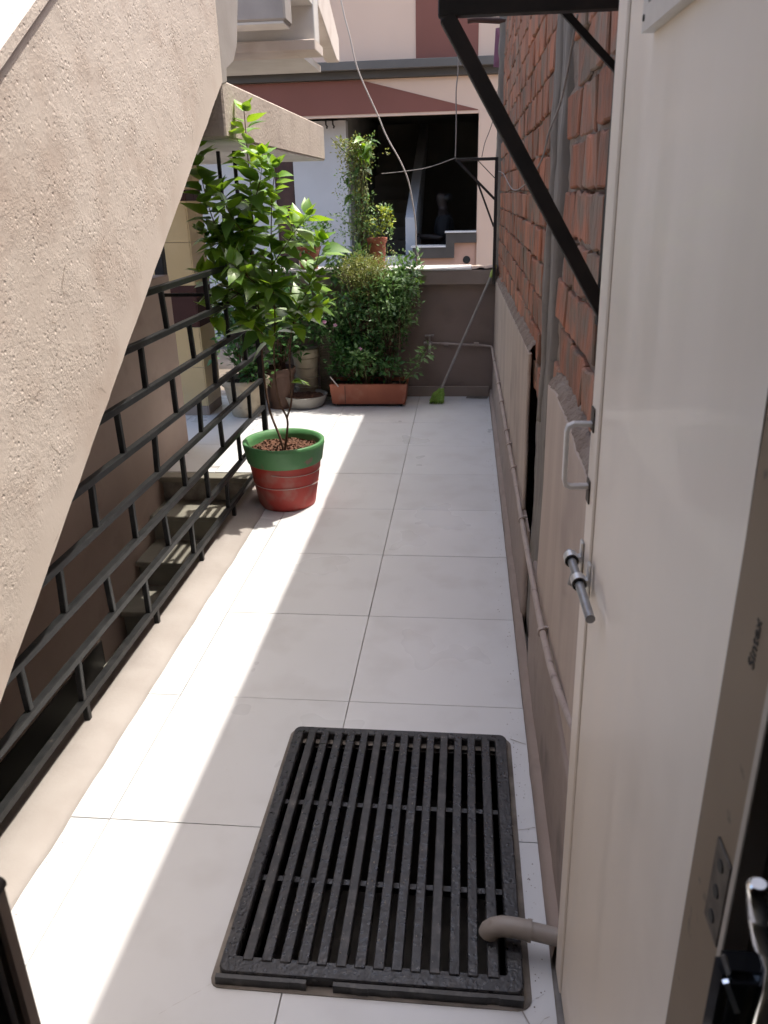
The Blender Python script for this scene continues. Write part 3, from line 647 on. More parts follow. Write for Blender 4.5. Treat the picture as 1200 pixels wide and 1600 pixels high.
# ------------------------------------------------------------ drain grate
gr = thing('drain_grate', (-0.185, 1.6, 0), 'worn black slatted drain grate set in the white floor', 'drain grate')
GX0, GX1, GY0, GY1 = -0.522, 0.150, 1.172, 2.035; ZT = 0.029
def rrect(x0, x1, y0, y1, r, n=5):
    o = []
    for cx, cy, a0 in ((x1 - r, y0 + r, -90), (x1 - r, y1 - r, 0), (x0 + r, y1 - r, 90), (x0 + r, y0 + r, 180)):
        for i in range(n + 1): t = R(a0 + 90 * i / n); o.append((cx + r * math.cos(t), cy + r * math.sin(t)))
    return o
def ring(outer, ix0, ix1, iy0, iy1, z0, z1, rin=0.006):
    inn = rrect(ix0, ix1, iy0, iy1, rin); n = len(outer); b = MB(); vs = []
    for z in (z0, z1):
        vs += [(x, y, z) for x, y in outer] + [(x, y, z) for x, y in inn]
    fs = []
    for i in range(n):
        j = (i + 1) % n
        fs += [(i, j, n + j, n + i), (2 * n + i, 2 * n + j, 3 * n + j, 3 * n + i), (i, j, 2 * n + j, 2 * n + i), (n + i, n + j, 3 * n + j, 3 * n + i)]
    return b.add(vs, fs)
IX0, IX1, IY0, IY1 = GX0 + 0.032, GX1 - 0.036, GY0 + 0.042, GY1 - 0.030
ring(rrect(GX0, GX1, GY0, GY1, 0.022), IX0, IX1, IY0, IY1, 0.001, ZT).build('frame', M['grate'], gr, bevel=0.003)
ns = 14; pitch = (IX1 - IX0) / (ns + 0.45)
for i in range(ns):
    x = IX0 + pitch * (i + 0.72) + rnd(-.0015, .0015)
    wd = 0.0122 + rnd(-.0007, .0007)
    MB().box(x - wd, x + wd, IY0 - 0.012, IY1 + 0.010, 0.004, ZT + 0.003 + rnd(-.0008, .0008)).build('slat', M['grate'] if (i * 7) % 5 else M['grate_dirty'], gr, bevel=0.0022)
sk = MB()
for i_ in range(260):
    x_ = IX0 + pitch * (random.randrange(ns) + 0.72) + rnd(-.009, .009); y_ = rnd(IY0, IY1); s_ = rnd(.0006, .0022) * (1.4 if i_ % 9 == 0 else 1)
    z_ = ZT + 0.0040; sk.add([(x_ - s_, y_, z_ - .001), (x_ + s_, y_ - s_ * 1.5, z_ - .001), (x_ + s_ * .3, y_ + s_ * 2, z_ - .001), (x_, y_, z_ + s_ * .4)], [(0, 1, 3), (1, 2, 3), (2, 0, 3)])
tag(sk.build('cement_specks', M['bowl'], gr), kind='stuff')
for y in (1.455, 1.725):
    MB().box(IX0 + 0.0005, IX1 - 0.0005, y - 0.008, y + 0.008, -0.016, 0.0035).build('cross_bar', M['grate'], gr)
# broken mortar skirt in front of the frame
for x0, x1 in ((GX0 - 0.003, -0.322), (-0.262, GX1 - 0.002)):
    m_ = 16; fr = MB()
    for i in range(m_):
        xa = x0 + (x1 - x0) * i / m_; xb = x0 + (x1 - x0) * (i + 1) / m_
        d = 0.012 + 0.004 * nz(xa * 21, 4)
        fr.add([(xa, GY0 - d, 0.001), (xb, GY0 - d, 0.001), (xb, GY0 - 0.001, 0.001), (xa, GY0 - 0.001, 0.001), (xa, GY0 - d * 0.8, 0.022), (xb, GY0 - d * 0.8, 0.022), (xb, GY0 - 0.001, 0.024), (xa, GY0 - 0.001, 0.024)],
               [(0, 3, 2, 1), (4, 5, 6, 7), (0, 1, 5, 4), (1, 2, 6, 5), (2, 3, 7, 6), (3, 0, 4, 7)])
    fr.build('front_lip', M['grate_dirty'], gr)
# mortar bed line around the grate
out = []
for (x, y) in rrect(GX0 - 0.017, GX1 + 0.017, GY0 - 0.018, GY1 + 0.016, 0.03, 5):
    e = 0.005 * nz(x * 14, y * 14, 5); out.append((x + e, y + e))
ring(out, PX0 - 0.001, PX1 + 0.001, PY0 - 0.001, PY1 + 0.001, 0.0005, 0.0025).build('bedding', M['bed'], gr)

dp = thing('waste_pipe', (0.13, 1.3, 0.05), 'grey plastic waste pipe with elbow emptying onto the drain grate', 'pipe')
MB().tube([(0.30, 1.275, 0.062), (0.155, 1.300, 0.066)], 0.0195, 18).build('pipe', M['pvc'], dp)
el = [(0.165, 1.298, 0.066), (0.133, 1.302, 0.067), (0.107, 1.306, 0.064), (0.087, 1.309, 0.054), (0.078, 1.310, 0.044), (0.076, 1.310, 0.035)]
MB().tube(el, [0.0225] * 6, 18).build('elbow', M['pvc'], dp)
MB().tube([(0.162, 1.2984, 0.066), (0.172, 1.297, 0.066)], 0.0245, 18).build('collar', M['pvc'], dp)

# ------------------------------------------------------------ house the camera stands in: doorway, door, fittings
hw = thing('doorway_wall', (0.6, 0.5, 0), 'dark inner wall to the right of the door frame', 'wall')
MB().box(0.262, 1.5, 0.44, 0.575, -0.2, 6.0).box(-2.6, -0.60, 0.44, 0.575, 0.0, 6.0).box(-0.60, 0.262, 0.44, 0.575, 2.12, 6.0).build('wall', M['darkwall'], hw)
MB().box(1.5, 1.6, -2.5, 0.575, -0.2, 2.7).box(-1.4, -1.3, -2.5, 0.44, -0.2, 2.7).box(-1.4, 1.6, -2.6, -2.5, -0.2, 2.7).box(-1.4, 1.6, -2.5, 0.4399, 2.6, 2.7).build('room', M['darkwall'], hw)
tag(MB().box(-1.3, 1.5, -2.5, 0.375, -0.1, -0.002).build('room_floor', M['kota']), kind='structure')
jb = thing('door_frame', (0.23, 0.52, 0), 'brown door frame with a rusty hinge plate on the far right', 'door frame')
MB().box(0.220, 0.2618, 0.488, 0.5785, 0.0, 2.11).build('jamb', M['jamb'], jb)
MB().box(0.2165, 0.236, 0.478, 0.4878, 0.0, 2.11).build('lip', M['jambedge'], jb, bevel=0.001)
MB().box(-0.60, -0.57, 0.44, 0.574, 0.0, 2.11).box(-0.57, 0.219, 0.488, 0.574, 2.08, 2.11).build('far_side', M['jamb'], jb)
hg = MB().box(0.2178, 0.2199, 0.493, 0.528, 1.018, 1.106).build('hinge_plate', M['rust'], jb, bevel=0.0008)
for z in (1.034, 1.062, 1.090):
    MB().tube([(0.2166, 0.511, z), (0.2179, 0.511, z)], 0.0058, 12).build('screw_hole', M['ink'], hg)
cu = bpy.data.curves.new('lettering', 'FONT'); cu.body = 'Sintex'; cu.size = 0.017; cu.extrude = 0.0002
to = bpy.data.objects.new('tmp_text', cu); COL.objects.link(to)
dg = bpy.context.evaluated_depsgraph_get(); tm = bpy.data.meshes.new_from_object(to.evaluated_get(dg)); bpy.data.objects.remove(to)
tm.materials.clear(); tm.materials.append(M['ink'])
lt = link('lettering', tm, jb)
lt.matrix_local = Matrix.Translation(Vector((0.2195, 0.522, 1.272)) - ORG[jb]) @ Matrix(((0, 0, -1, 0), (0, 1, 0, 0), (1, 0, 0, 0), (0, 0, 0, 1)))

# door leaf, standing open along the right wall, slightly out of plumb
dr = thing('open_door', (0.234, 0.58, 0.012), 'cream plastic door standing open along the right wall', 'door')
D0, D1, DH = 0.0, 0.675, 2.06      # along the leaf from hinge to free edge (local y)
class LB(MB): pass
def dbuild(mb, name, m, par=dr, bevel=0.0):
    o = link(name, mb.mesh(name, m, Vector((0, 0, 0)), bevel), par); return o
dbuild(MB().box(0.004, 0.031, D0, D1 - 0.067, 0, DH), 'panel', M['door'])
dbuild(MB().box(0.0, 0.034, D1 - 0.065, D1, 0, DH), 'edge_stile', M['door'], bevel=0.003)
dbuild(MB().box(0.008, 0.030, D1 - 0.0669, D1 - 0.0651, 0, DH), 'groove', M['dark'])
vf = dbuild(MB().box(-0.010, 0.0038, 0.08, 0.465, 1.76, 1.785).box(-0.010, 0.0038, 0.08, 0.465, 2.0, 2.02).box(-0.010, 0.0038, 0.440, 0.465, 1.7851, 1.9999).box(-0.010, 0.0038, 0.08, 0.105, 1.7851, 1.9999), 'vent_frame', M['alu'])
dbuild(MB().box(-0.002, 0.0037, 0.1051, 0.4399, 1.7851, 1.9999), 'pane', M['glass'], vf)
dbuild(MB().tube([(-0.0112, 0.457, 1.774), (-0.0095, 0.457, 1.774)], 0.0035, 10), 'screw', M['ink'], vf)
# pull handle
hx = -0.041
hp = [(0.0, 0.655, 1.251), (hx * 0.75, 0.655, 1.252), (hx * 0.95, 0.655, 1.248), (hx, 0.655, 1.240), (hx, 0.655, 1.157), (hx * 0.95, 0.655, 1.149), (hx * 0.75, 0.655, 1.145), (0.0, 0.655, 1.146)]
ha = MB()
n = len(hp); vs = []; fs = []
for i, p_ in enumerate(hp):
    d = (Vector(hp[min(i + 1, n - 1)]) - Vector(hp[max(i - 1, 0)])).normalized(); nrm = Vector((d.z, 0, -d.x))
    for s1, s2 in ((-1, -1), (1, -1), (1, 1), (-1, 1)): vs.append(Vector(p_) + nrm * 0.0035 * s1 + Vector((0, 0.0075 * s2, 0)))
for i in range(n - 1):
    for k in range(4): fs.append((i * 4 + k, i * 4 + (k + 1) % 4, i * 4 + 4 + (k + 1) % 4, i * 4 + 4 + k))
ha.add(vs, fs)
hdl = dbuild(ha, 'pull_handle', M['steel'], bevel=0.001)
for z0, z1 in ((1.240, 1.278), (1.118, 1.157)):
    pl = dbuild(MB().box(-0.0025, -0.0003, 0.642, 0.668, z0, z1), 'mounting_plate', M['rust'], hdl)
# sliding bolt
rod0 = Vector((-0.0205, 0.690, 1.008)); rod1 = Vector((-0.0175, 0.475, 0.998))
bo = dbuild(MB().tube([rod0, rod1], 0.0075, 14), 'sliding_bolt', M['rod'])
for t in (0.10, 0.47):
    c_ = rod0.lerp(rod1, t)
    dbuild(MB().tube([c_ + Vector((0, 0.009, 0.001)), c_ - Vector((0, 0.009, 0.001))], 0.0125, 14)  .box(-0.014, -0.0005, c_.y - 0.008, c_.y + 0.008, c_.z - 0.006, c_.z + 0.006), 'eye', M['alu'], bo)
    dbuild(MB().box(-0.0055, -0.0004, c_.y - 0.009, c_.y + 0.009, c_.z - 0.030, c_.z + 0.034), 'eye_plate', M['alu'], bo, bevel=0.002)
    dbuild(MB().tube([c_ + Vector((0, -0.009, 0)), c_ + Vector((0, -0.0125, 0))], 0.0118, 14), 'washer', M['gloss'], bo)
c_ = rod0.lerp(rod1, 0.3)
dbuild(MB().tube([c_, c_ + Vector((-0.004, 0, -0.026))], [0.006, 0.0075], 10), 'thumb_stud', M['rod'], bo)
dr.rotation_euler = (0, R(-0.75), R(0.9))

# chrome fitting and black board at the picture's lower corners
ch = thing('chrome_lever', (0.22, 0.36, 1.1), 'chrome lever fitting on a glossy black plate in the bottom right corner', 'lever')
MB().tube([(0.2008, 0.41, 1.1795), (0.2010, 0.41, 1.1785), (0.2015, 0.41, 1.1765), (0.2065, 0.41, 1.153), (0.2068, 0.41, 1.1522), (0.2072, 0.41, 1.1505), (0.2150, 0.41, 1.124)], [0.0050, 0.0070, 0.0080, 0.0092, 0.0086, 0.0093, 0.0098], 20).build('lever', M['chrome'], ch)
MB().tube([(0.2140, 0.409, 1.128), (0.2205, 0.408, 1.108), (0.2235, 0.407, 1.085), (0.2245, 0.405, 1.05), (0.221, 0.402, 1.00)], [0.0085, 0.0075, 0.0085, 0.0115, 0.015], 20).build('body', M['chrome'], ch)
MB().box(0.1925, 0.32, 0.412, 0.4395, 0.93, 1.087).build('plate', M['gloss'], ch, bevel=0.006, bseg=3)
MB().bar((0.1925, 0.4105, 1.085), (0.2045, 0.4105, 1.055), 0.003, 0.004).build('trim', M['chrome'], ch)
bd = thing('upright_board', (-0.39, 0.45, 0), 'dark upright board with a tan rounded edge in the bottom left corner', 'board')
MB().prism_y([(-0.60, 0.0), (-0.402, 0.0), (-0.396, 1.075), (-0.401, 1.088), (-0.415, 1.094), (-0.60, 1.094)], 0.4405, 0.458).build('board', M['board'], bd, bevel=0.002)
MB().bar((-0.390, 0.449, 0.0), (-0.3835, 0.449, 1.083), 0.012, 0.018, up=(0, 1, 0)).build('edging', M['tan'], bd, bevel=0.003)
MB().tube([(-0.3835, 0.441, 1.081), (-0.3835, 0.457, 1.081)], 0.0075, 12).build('edging_cap', M['board'], bd)

# ------------------------------------------------------------ yellow tiled pillar
pi = thing('tiled_pillar', (-2.2, 6.1, 0), 'square pillar clad in cream yellow tiles with a dark brown band', 'pillar')
MB().box(-2.345, -2.035, 5.945, 6.285, -0.01, 1.865).build('core', M['coping'], pi)
z = 0.0; rows = [(0.0, 0.075, 'coping'), (0.078, 0.385, 'ytile'), (0.388, 0.695, 'ytile'), (0.698, 1.005, 'btile'), (1.008, 1.315, 'ytile'), (1.318, 1.60, 'ytile'), (1.603, 1.675, 'btile'), (1.678, 1.865, 'ytile')]
for z0, z1, mm in rows:
    nm = 'skirting_tile' if mm == 'coping' else 'tile'
    MB().box(-2.3548, -2.0365, 5.935, 5.9448, z0, z1).build(nm, M[mm], pi, bevel=0.0012)
    MB().box(-2.0348, -2.025, 5.936, 6.108, z0, z1).build(nm, M[mm], pi, bevel=0.0012)
    MB().box(-2.0348, -2.025, 6.110, 6.284, z0, z1).build(nm, M[mm], pi, bevel=0.0012)

# chain-link panel beyond the wall
cf = thing('chain_link_fence', (-2.8, 6.5, 0), 'chain link fence panel seen between the mauve wall and the tiled pillar', 'fence')
wm = MB(); FX0, FX1, FZ0, FZ1, FY = -3.6, -2.36, 0.05, 1.3, 6.9; sp = 0.062
t = FX0 - 1.3
while t < FX1:
    for sgn in (1, -1):
        a0 = max(FX0, t); a1 = min(FX1, t + (FZ1 - FZ0))
        if a1 > a0:
            zs = [(FZ0 + (x - t)) if sgn > 0 else (FZ1 - (x - t)) for x in (a0, a1)]
            wm.bar((a0, FY + 0.002 * sgn, zs[0]), (a1, FY + 0.002 * sgn, zs[1]), 0.004, 0.004)
    t += sp
wm.build('wire_mesh', M['iron_dull'], cf)
for x in (-3.6, -2.38):
    MB().box(x - 0.02, x + 0.02, FY - 0.02, FY + 0.02, -0.1, 1.36).build('post', M['iron_dull'], cf)
MB().box(-3.58, -2.40, FY - 0.012, FY + 0.012, 1.30, 1.325).build('top_rail', M['iron_dull'], cf)

# ------------------------------------------------------------ the house across
hs = thing('house_across', (-1.2, 9.6, 0), 'peach and maroon house with grey ledge and dark stairwell opening across the end', 'house')
HY = 9.5
MB().box(0.12, 0.62, HY, HY + 0.3, -1.2, 2.425).build('side_pier', M['peach'], hs, bevel=0.004)
MB().box(-6.0, 3.0, HY + 0.002, HY + 0.3, 2.4252, 2.765).build('fascia', M['peach'], hs)
MB().prism_y([(-6.0, 2.428), (0.108, 2.434), (0.112, 2.44), (-1.16, 2.762), (-6.0, 2.762)], HY - 0.004, HY + 0.0015).build('maroon_panel', M['maroon'], hs)
MB().box(-6.0, 0.119, HY + 0.001, HY + 0.06, 2.405, 2.4248).build('lintel_edge', M['peach'], hs)
MB().box(-6.0, 3.0, HY - 0.06, HY + 0.3, 2.768, 2.842).build('ledge_lower', M['greydark'], hs, bevel=0.004)  # shade on the recessed lower ledge put into a darker grey
MB().box(-6.0, 3.0, HY - 0.14, HY + 0.3, 2.8422, 2.925).build('ledge_upper', M['greyband'], hs, bevel=0.004)
MB().box(-6.0, 3.0, HY + 0.05, HY + 0.3, 2.926, 6.5).build('upper_wall', M['peach'], hs)
MB().box(-0.56, 0.10, HY + 0.044, HY + 0.0498, 2.927, 6.4).build('maroon_panel', M['maroon'], hs)
MB().box(-6.0, -2.27, HY + 0.044, HY + 0.0498, 2.927, 3.02).build('maroon_strip', M['maroon'], hs)
# stepped parapet
par = MB().box(-0.57, -0.1305, HY + 0.03, HY + 0.16, 0.3, 0.93).box(-0.13, 0.1198, HY + 0.03, HY + 0.16, 0.3, 1.085).build('parapet', M['peach2'], hs)
MB().prism_y([(-0.61, 0.915), (-0.13, 0.915), (-0.13, 1.078), (0.118, 1.078), (0.118, 1.190), (-0.228, 1.190), (-0.228, 1.035), (-0.61, 1.035)], HY - 0.02, HY + 0.2).build('parapet_band', M['greydark'], hs, bevel=0.003)
MB().box(-0.63, -0.2285, HY - 0.03, HY + 0.21, 1.0352, 1.052).build('sill', M['white'], hs)
MB().box(-0.24, 0.118, HY - 0.03, HY + 0.21, 1.1902, 1.204).build('sill', M['white'], hs)
MB().tube([(0.012, HY + 0.024, 0.89), (0.012, HY + 0.034, 0.89)], 0.043, 20).build('drain_hole', M['ink'], hs)
MB().box(-1.37, -0.612, HY + 0.05, HY + 0.2, 0.3, 0.935).build('low_wall', M['offwhite'], hs)
# white wall and brown door left of the opening
MB().box(-2.02, -1.385, HY + 0.32, HY + 0.5, -0.5, 2.404).build('white_wall', M['offwhite'], hs)
MB().box(-2.25, -2.021, HY + 0.34, HY + 0.45, -0.5, 2.10).build('brown_door', M['brownwood'], hs)
MB().box(-6.0, -2.251, HY + 0.31, HY + 0.5, -1.2, 2.404).build('white_wall', M['offwhite'], hs)
for x in (-1.60, -1.52):
    MB().tube([(x, HY + 0.25, 2.404), (x, HY + 0.25, 2.36), (x + 0.015, HY + 0.25, 2.34), (x + 0.005, HY + 0.25, 2.32)], 0.010, 6).build('hook', M['ink'], hs)
# interior shell and stair
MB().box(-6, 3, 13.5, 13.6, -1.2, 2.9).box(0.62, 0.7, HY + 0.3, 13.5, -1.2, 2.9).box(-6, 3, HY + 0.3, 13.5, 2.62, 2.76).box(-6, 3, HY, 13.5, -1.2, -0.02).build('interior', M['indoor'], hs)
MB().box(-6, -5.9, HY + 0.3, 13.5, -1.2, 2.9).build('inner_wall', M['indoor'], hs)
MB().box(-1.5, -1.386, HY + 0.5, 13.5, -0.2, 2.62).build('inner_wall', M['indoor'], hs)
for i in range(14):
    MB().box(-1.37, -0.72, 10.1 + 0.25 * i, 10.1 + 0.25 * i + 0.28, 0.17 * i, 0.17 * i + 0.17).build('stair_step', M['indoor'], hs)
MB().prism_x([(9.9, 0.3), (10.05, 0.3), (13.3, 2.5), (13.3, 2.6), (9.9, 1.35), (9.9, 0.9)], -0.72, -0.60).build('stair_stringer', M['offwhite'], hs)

# person in the dark opening: one skinned body with clothes and hair
def skinned(name, verts, edges, radii, m, parent, sub=2):
    org = ORG[parent]; me = bpy.data.meshes.new(name); me.from_pydata([Vector(v) - org for v in verts], edges, []); me.materials.append(m)
    o = link(name, me, parent); bpy.context.view_layer.objects.active = o
    md = o.modifiers.new('skin', 'SKIN'); md.use_smooth_shade = True
    sv = me.skin_vertices[0].data
    for i, r in enumerate(radii): sv[i].radius = (r if isinstance(r, tuple) else (r, r))
    sv[0].use_root = True
    sd = o.modifiers.new('sub', 'SUBSURF'); sd.levels = sd.render_levels = sub
    return o
PXc, PYc = -0.27, 10.35
pe = thing('person', (PXc, PYc, 0), 'person in dark clothes standing sideways in the dark opening, forearm held out', 'person')
V = [(0, 0, .92), (0, 0, 1.08), (0, 0, 1.25), (0, 0, 1.36), (-.01, 0, 1.43), (-.02, 0, 1.50), (-.03, 0, 1.57), (-.02, 0, 1.62),
     (0, -.16, 1.33), (-.02, -.19, 1.10), (-.22, -.18, 1.12), (-.30, -.17, 1.13),
     (0, .16, 1.33), (-.02, .19, 1.10), (-.20, .18, 1.10), (-.28, .17, 1.11),
     (0, -.09, .85), (.0, -.095, .48), (.02, -.10, .08), (-.10, -.10, .04),
     (0, .09, .85), (.0, .095, .48), (.02, .10, .08), (-.10, .10, .04)]
Ed = [(0, 1), (1, 2), (2, 3), (3, 4), (4, 5), (5, 6), (6, 7), (3, 8), (8, 9), (9, 10), (10, 11), (3, 12), (12, 13), (13, 14), (14, 15), (0, 16), (16, 17), (17, 18), (18, 19), (0, 20), (20, 21), (21, 22), (22, 23)]
Rr = [(.11, .14), (.10, .13), (.11, .15), (.10, .15), .055, .075, .085, .06, .055, .042, .036, .03, .055, .042, .036, .03, .085, .06, .042, .035, .085, .06, .042, .035]
V = [(PXc + a_, PYc + b_, c_) for a_, b_, c_ in V]
skinned('body', V, Ed, Rr, M['skin'], pe)
sv_ = [0, 1, 2, 3, 8, 9, 12, 13]
skinned('shirt', [V[i] for i in sv_], [(0, 1), (1, 2), (2, 3), (3, 4), (4, 5), (3, 6), (6, 7)], [(.14, .17), (.135, .165), (.14, .18), (.13, .18), .085, .065, .085, .065], M['shirt'], pe)
tv_ = [0, 16, 17, 18, 20, 21, 22]
skinned('trousers', [V[i] for i in tv_], [(0, 1), (1, 2), (2, 3), (0, 4), (4, 5), (5, 6)], [(.12, .15), .10, .075, .06, .10, .075, .06], M['shirt'], pe)
skinned('hair', [(PXc + .01, PYc, 1.60), (PXc + .03, PYc, 1.55), (PXc + .035, PYc, 1.50)], [(0, 1), (1, 2)], [.085, .085, .065], M['hair'], pe)
hn = MB()
for f in range(5):
    y_ = PYc - 0.17 + (f - 2) * 0.014
    if f == 4: hn.tube([(PXc - .29, y_, 1.135), (PXc - .315, y_ + .012, 1.15), (PXc - .34, y_ + .01, 1.15)], .008, 6)
    else:
        l_ = (.075, .085, .08, .065)[f]; hn.tube([(PXc - .31, y_, 1.13), (PXc - .31 - l_ * .6, y_, 1.128), (PXc - .31 - l_, y_, 1.115)], [.009, .0085, .007], 6)
hn.build('fingers', M['skin'], pe)

# ------------------------------------------------------------ cables
def catmull(P_, n=10):
    P_ = [Vector(p) for p in P_]; Q = [P_[0] * 2 - P_[1]] + P_ + [P_[-1] * 2 - P_[-2]]; o = []
    for i in range(1, len(Q) - 2):
        for k in range(n):
            t = k / n; a, b, c, d = Q[i - 1], Q[i], Q[i + 1], Q[i + 2]
            o.append(0.5 * ((2 * b) + (c - a) * t + (2 * a - 5 * b + 4 * c - d) * t * t + (3 * b - a - 3 * c + d) * t ** 3))
    o.append(P_[-1]); return o
def cable(name, P_, r, m, label):
    o = MB().tube(catmull(P_), r, 6).build(name, m); tag(o, label, 'cable'); return o
cable('hanging_cable', [(-1.02, 6.55, 3.5), (-0.93, 6.6, 2.928), (-0.875, 6.6, 2.70), (-0.82, 6.6, 2.475), (-0.68, 6.6, 2.17), (-0.615, 6.6, 2.02), (-0.505, 6.6, 1.83), (-0.444, 6.6, 1.67), (-0.40, 6.6, 1.40), (-0.395, 6.6, 1.22), (-0.368, 6.6, 1.10), (-0.34, 6.58, 1.058)], 0.0055, M['cable'], 'pale cable dangling in front of the house down to the low wall')
cable('drop_wire', [(-0.085, 6.5, 3.4), (-0.083, 6.5, 2.65), (-0.075, 6.5, 2.45), (-0.088, 6.5, 2.30), (-0.084, 6.5, 2.1), (-0.088, 6.5, 1.855)], 0.0045, M['wirep'], 'thin grey wire hanging straight down to the far bracket tip')
cable('cross_wire', [(-0.66, 6.6, 1.762), (-0.50, 6.58, 1.772), (-0.30, 6.55, 1.795), (-0.09, 6.50, 1.854)], 0.003, M['wirep'], 'thin wire stretched sideways from the far bracket to the hanging cable')
cable('loose_wire', [(0.11, 6.5, 1.855), (0.13, 6.5, 1.95), (0.17, 6.52, 2.05), (0.20, 6.55, 2.16), (0.21, 6.6, 2.3)], 0.003, M['wire'], 'loose dark wire rising from the far bracket along the brick corner')
cable('wall_wire', [(0.238, 2.05, 1.97), (0.236, 2.25, 1.83), (0.226, 2.45, 1.76), (0.238, 2.8, 1.70), (0.236, 3.4, 1.64), (0.236, 4.4, 1.62), (0.236, 5.6, 1.72), (0.232, 6.3, 1.75)], 0.0028, M['wirep'], 'thin wire strung along the brick wall across the concrete column')
tag(MB().add([(0.19, 6.9, 2.5), (0.34, 6.9, 2.48), (0.35, 6.93, 2.78), (0.20, 6.92, 2.76), (0.27, 6.89, 2.62)], [(0, 1, 4), (1, 2, 4), (2, 3, 4), (3, 0, 4)]).build('violet_cloth', M['violet']), 'scrap of violet cloth behind the brick wall end', 'cloth')

# ------------------------------------------------------------ plants
def leaf_mesh(L_, W_, fold=0.25, droop=0.25, m=None, teeth=0.0):
    """pointed ovate leaf along +y, folded along the midrib"""
    ts = [0, 0.12, 0.3, 0.5, 0.72, 0.88, 1.0]; ws = [0.03, 0.62, 1.0, 0.88, 0.52, 0.2, 0.0]
    b = MB(); vs = []; fs = []
    for t, w_ in zip(ts, ws):
        z = -droop * L_ * t * t; hw_ = W_ / 2 * w_
        vs += [(-hw_, t * L_ - 0.04 * L_ * w_, z + fold * hw_), (0, t * L_, z), (hw_, t * L_ - 0.04 * L_ * w_, z + fold * hw_)]
    for i in range(len(ts) - 1):
        for k in range(2): a = i * 3 + k; fs.append((a, a + 1, a + 4, a + 3))
    b.add(vs, fs, True); return b.mesh('leaf', m)
def orient(d, up=Vector((0, 0, 1)), roll=0.0):
    d = d.normalized(); x = d.cross(up)
    if x.length < 1e-3: x = Vector((1, 0, 0))
    x.normalize(); z = x.cross(d)
    return Matrix((x, d, z)).transposed() @ Matrix.Rotation(roll, 3, 'Y')
# --- main potted plant
PC = (-0.985, 4.07, 0.0)
pp = thing('potted_plant', PC, 'leafy bright green shrub in a red pot with green rim beside the railing', 'potted plant')
po = MB().lathe([(0.0, 0.0), (0.150, 0.0), (0.158, 0.006), (0.163, 0.03), (0.180, 0.14), (0.196, 0.235), (0.201, 0.262)], PC, 56, 0.02).build('pot', M['potred'], pp)
MB().lathe([(0.201, 0.255), (0.209, 0.263), (0.224, 0.350), (0.226, 0.368), (0.220, 0.373), (0.205, 0.370), (0.198, 0.34), (0.192, 0.27), (0.188, 0.262)], PC, 56, 0.012).build('rim', M['potgreen'], po)
# string wound round the pot
stg = []
for i in range(90):
    t = i / 89; th = R(-100 + 560 * t); z = 0.235 - 0.14 * t + 0.012 * math.sin(th * 1.3); r = 0.155 + 0.175 * z + 0.004
    stg.append((PC[0] + r * math.cos(th), PC[1] + r * math.sin(th), z))
MB().tube(stg, 0.0017, 5).build('string', M['cable'], po)
MB().disc(0.197, (PC[0], PC[1], 0.318), 40, 0.022, 10).build('soil', M['soil'], pp)
cl = MB()
for i in range(260):
    a_ = rnd(0, 6.28); r = 0.185 * math.sqrt(random.random()); s_ = rnd(0.003, 0.009)
    x = PC[0] + r * math.cos(a_); y = PC[1] + r * math.sin(a_); z = 0.320 + 0.022 * nz(x * 22, y * 22, 1)
    cl.add([(x - s_, y, z), (x + s_, y - s_ * .4, z), (x, y + s_, z), (x + s_ * .2, y, z + s_ * 1.2)], [(0, 1, 3), (1, 2, 3), (2, 0, 3)])
tag(cl.build('soil_crumbs', M['soil'], pp), kind='stuff')
B = Vector((PC[0], PC[1] + 0.0, 0.30))
def up3(*a): return [Vector(p) for p in a]
S1 = up3((-0.985, 4.06, 0.29), (-1.00, 4.06, 0.38), (-1.055, 4.08, 0.55), (-1.075, 4.10, 0.80), (-1.07, 4.12, 1.00), (-1.09, 4.10, 1.25), (-1.06, 4.08, 1.55), (-1.055, 4.06, 1.80), (-1.05, 4.04, 1.99))
S2 = up3((-0.98, 4.05, 0.30), (-0.955, 4.04, 0.42), (-0.95, 4.04, 0.50), (-0.985, 4.02, 0.62), (-0.985, 4.00, 0.85), (-0.965, 4.0, 1.05), (-0.955, 3.98, 1.35), (-0.93, 3.97, 1.60), (-0.90, 3.96, 1.74))
S3 = up3((-0.95, 4.04, 0.50), (-0.92, 4.05, 0.60), (-0.918, 4.06, 0.80), (-0.885, 4.05, 1.00), (-0.80, 4.03, 1.16), (-0.72, 4.0, 1.25))
S4 = up3((-1.09, 4.10, 1.20), (-1.18, 4.06, 1.35), (-1.25, 4.03, 1.52), (-1.285, 4.02, 1.72), (-1.295, 4.0, 1.88))
S5 = up3((-0.955, 3.98, 1.30), (-0.88, 3.93, 1.38), (-0.80, 3.90, 1.47), (-0.745, 3.88, 1.53))
S6 = up3((-0.885, 4.05, 1.00), (-0.83, 4.02, 1.04), (-0.77, 4.0, 1.09), (-0.70, 3.98, 1.10))
S7 = up3((-1.07, 4.10, 1.08), (-1.15, 4.02, 1.16), (-1.24, 3.97, 1.22), (-1.31, 3.95, 1.27))
S8 = up3((-1.08, 4.10, 1.40), (-1.14, 4.00, 1.52), (-1.17, 3.93, 1.64))
S9 = up3((-0.95, 4.0, 1.12), (-0.95, 3.90, 1.18), (-0.93, 3.82, 1.22))
S10 = up3((-1.07, 4.09, 1.55), (-0.99, 4.0, 1.68), (-0.96, 3.97, 1.80))
S11 = up3((-0.80, 4.03, 1.16), (-0.74, 4.02, 1.30), (-0.70, 4.0, 1.41))
S12 = up3((-1.15, 4.02, 1.16), (-1.2, 3.94, 1.12), (-1.25, 3.90, 1.06))
S13 = up3((-0.985, 4.0, 0.9), (-1.05, 3.94, 1.0), (-1.09, 3.9, 1.05))
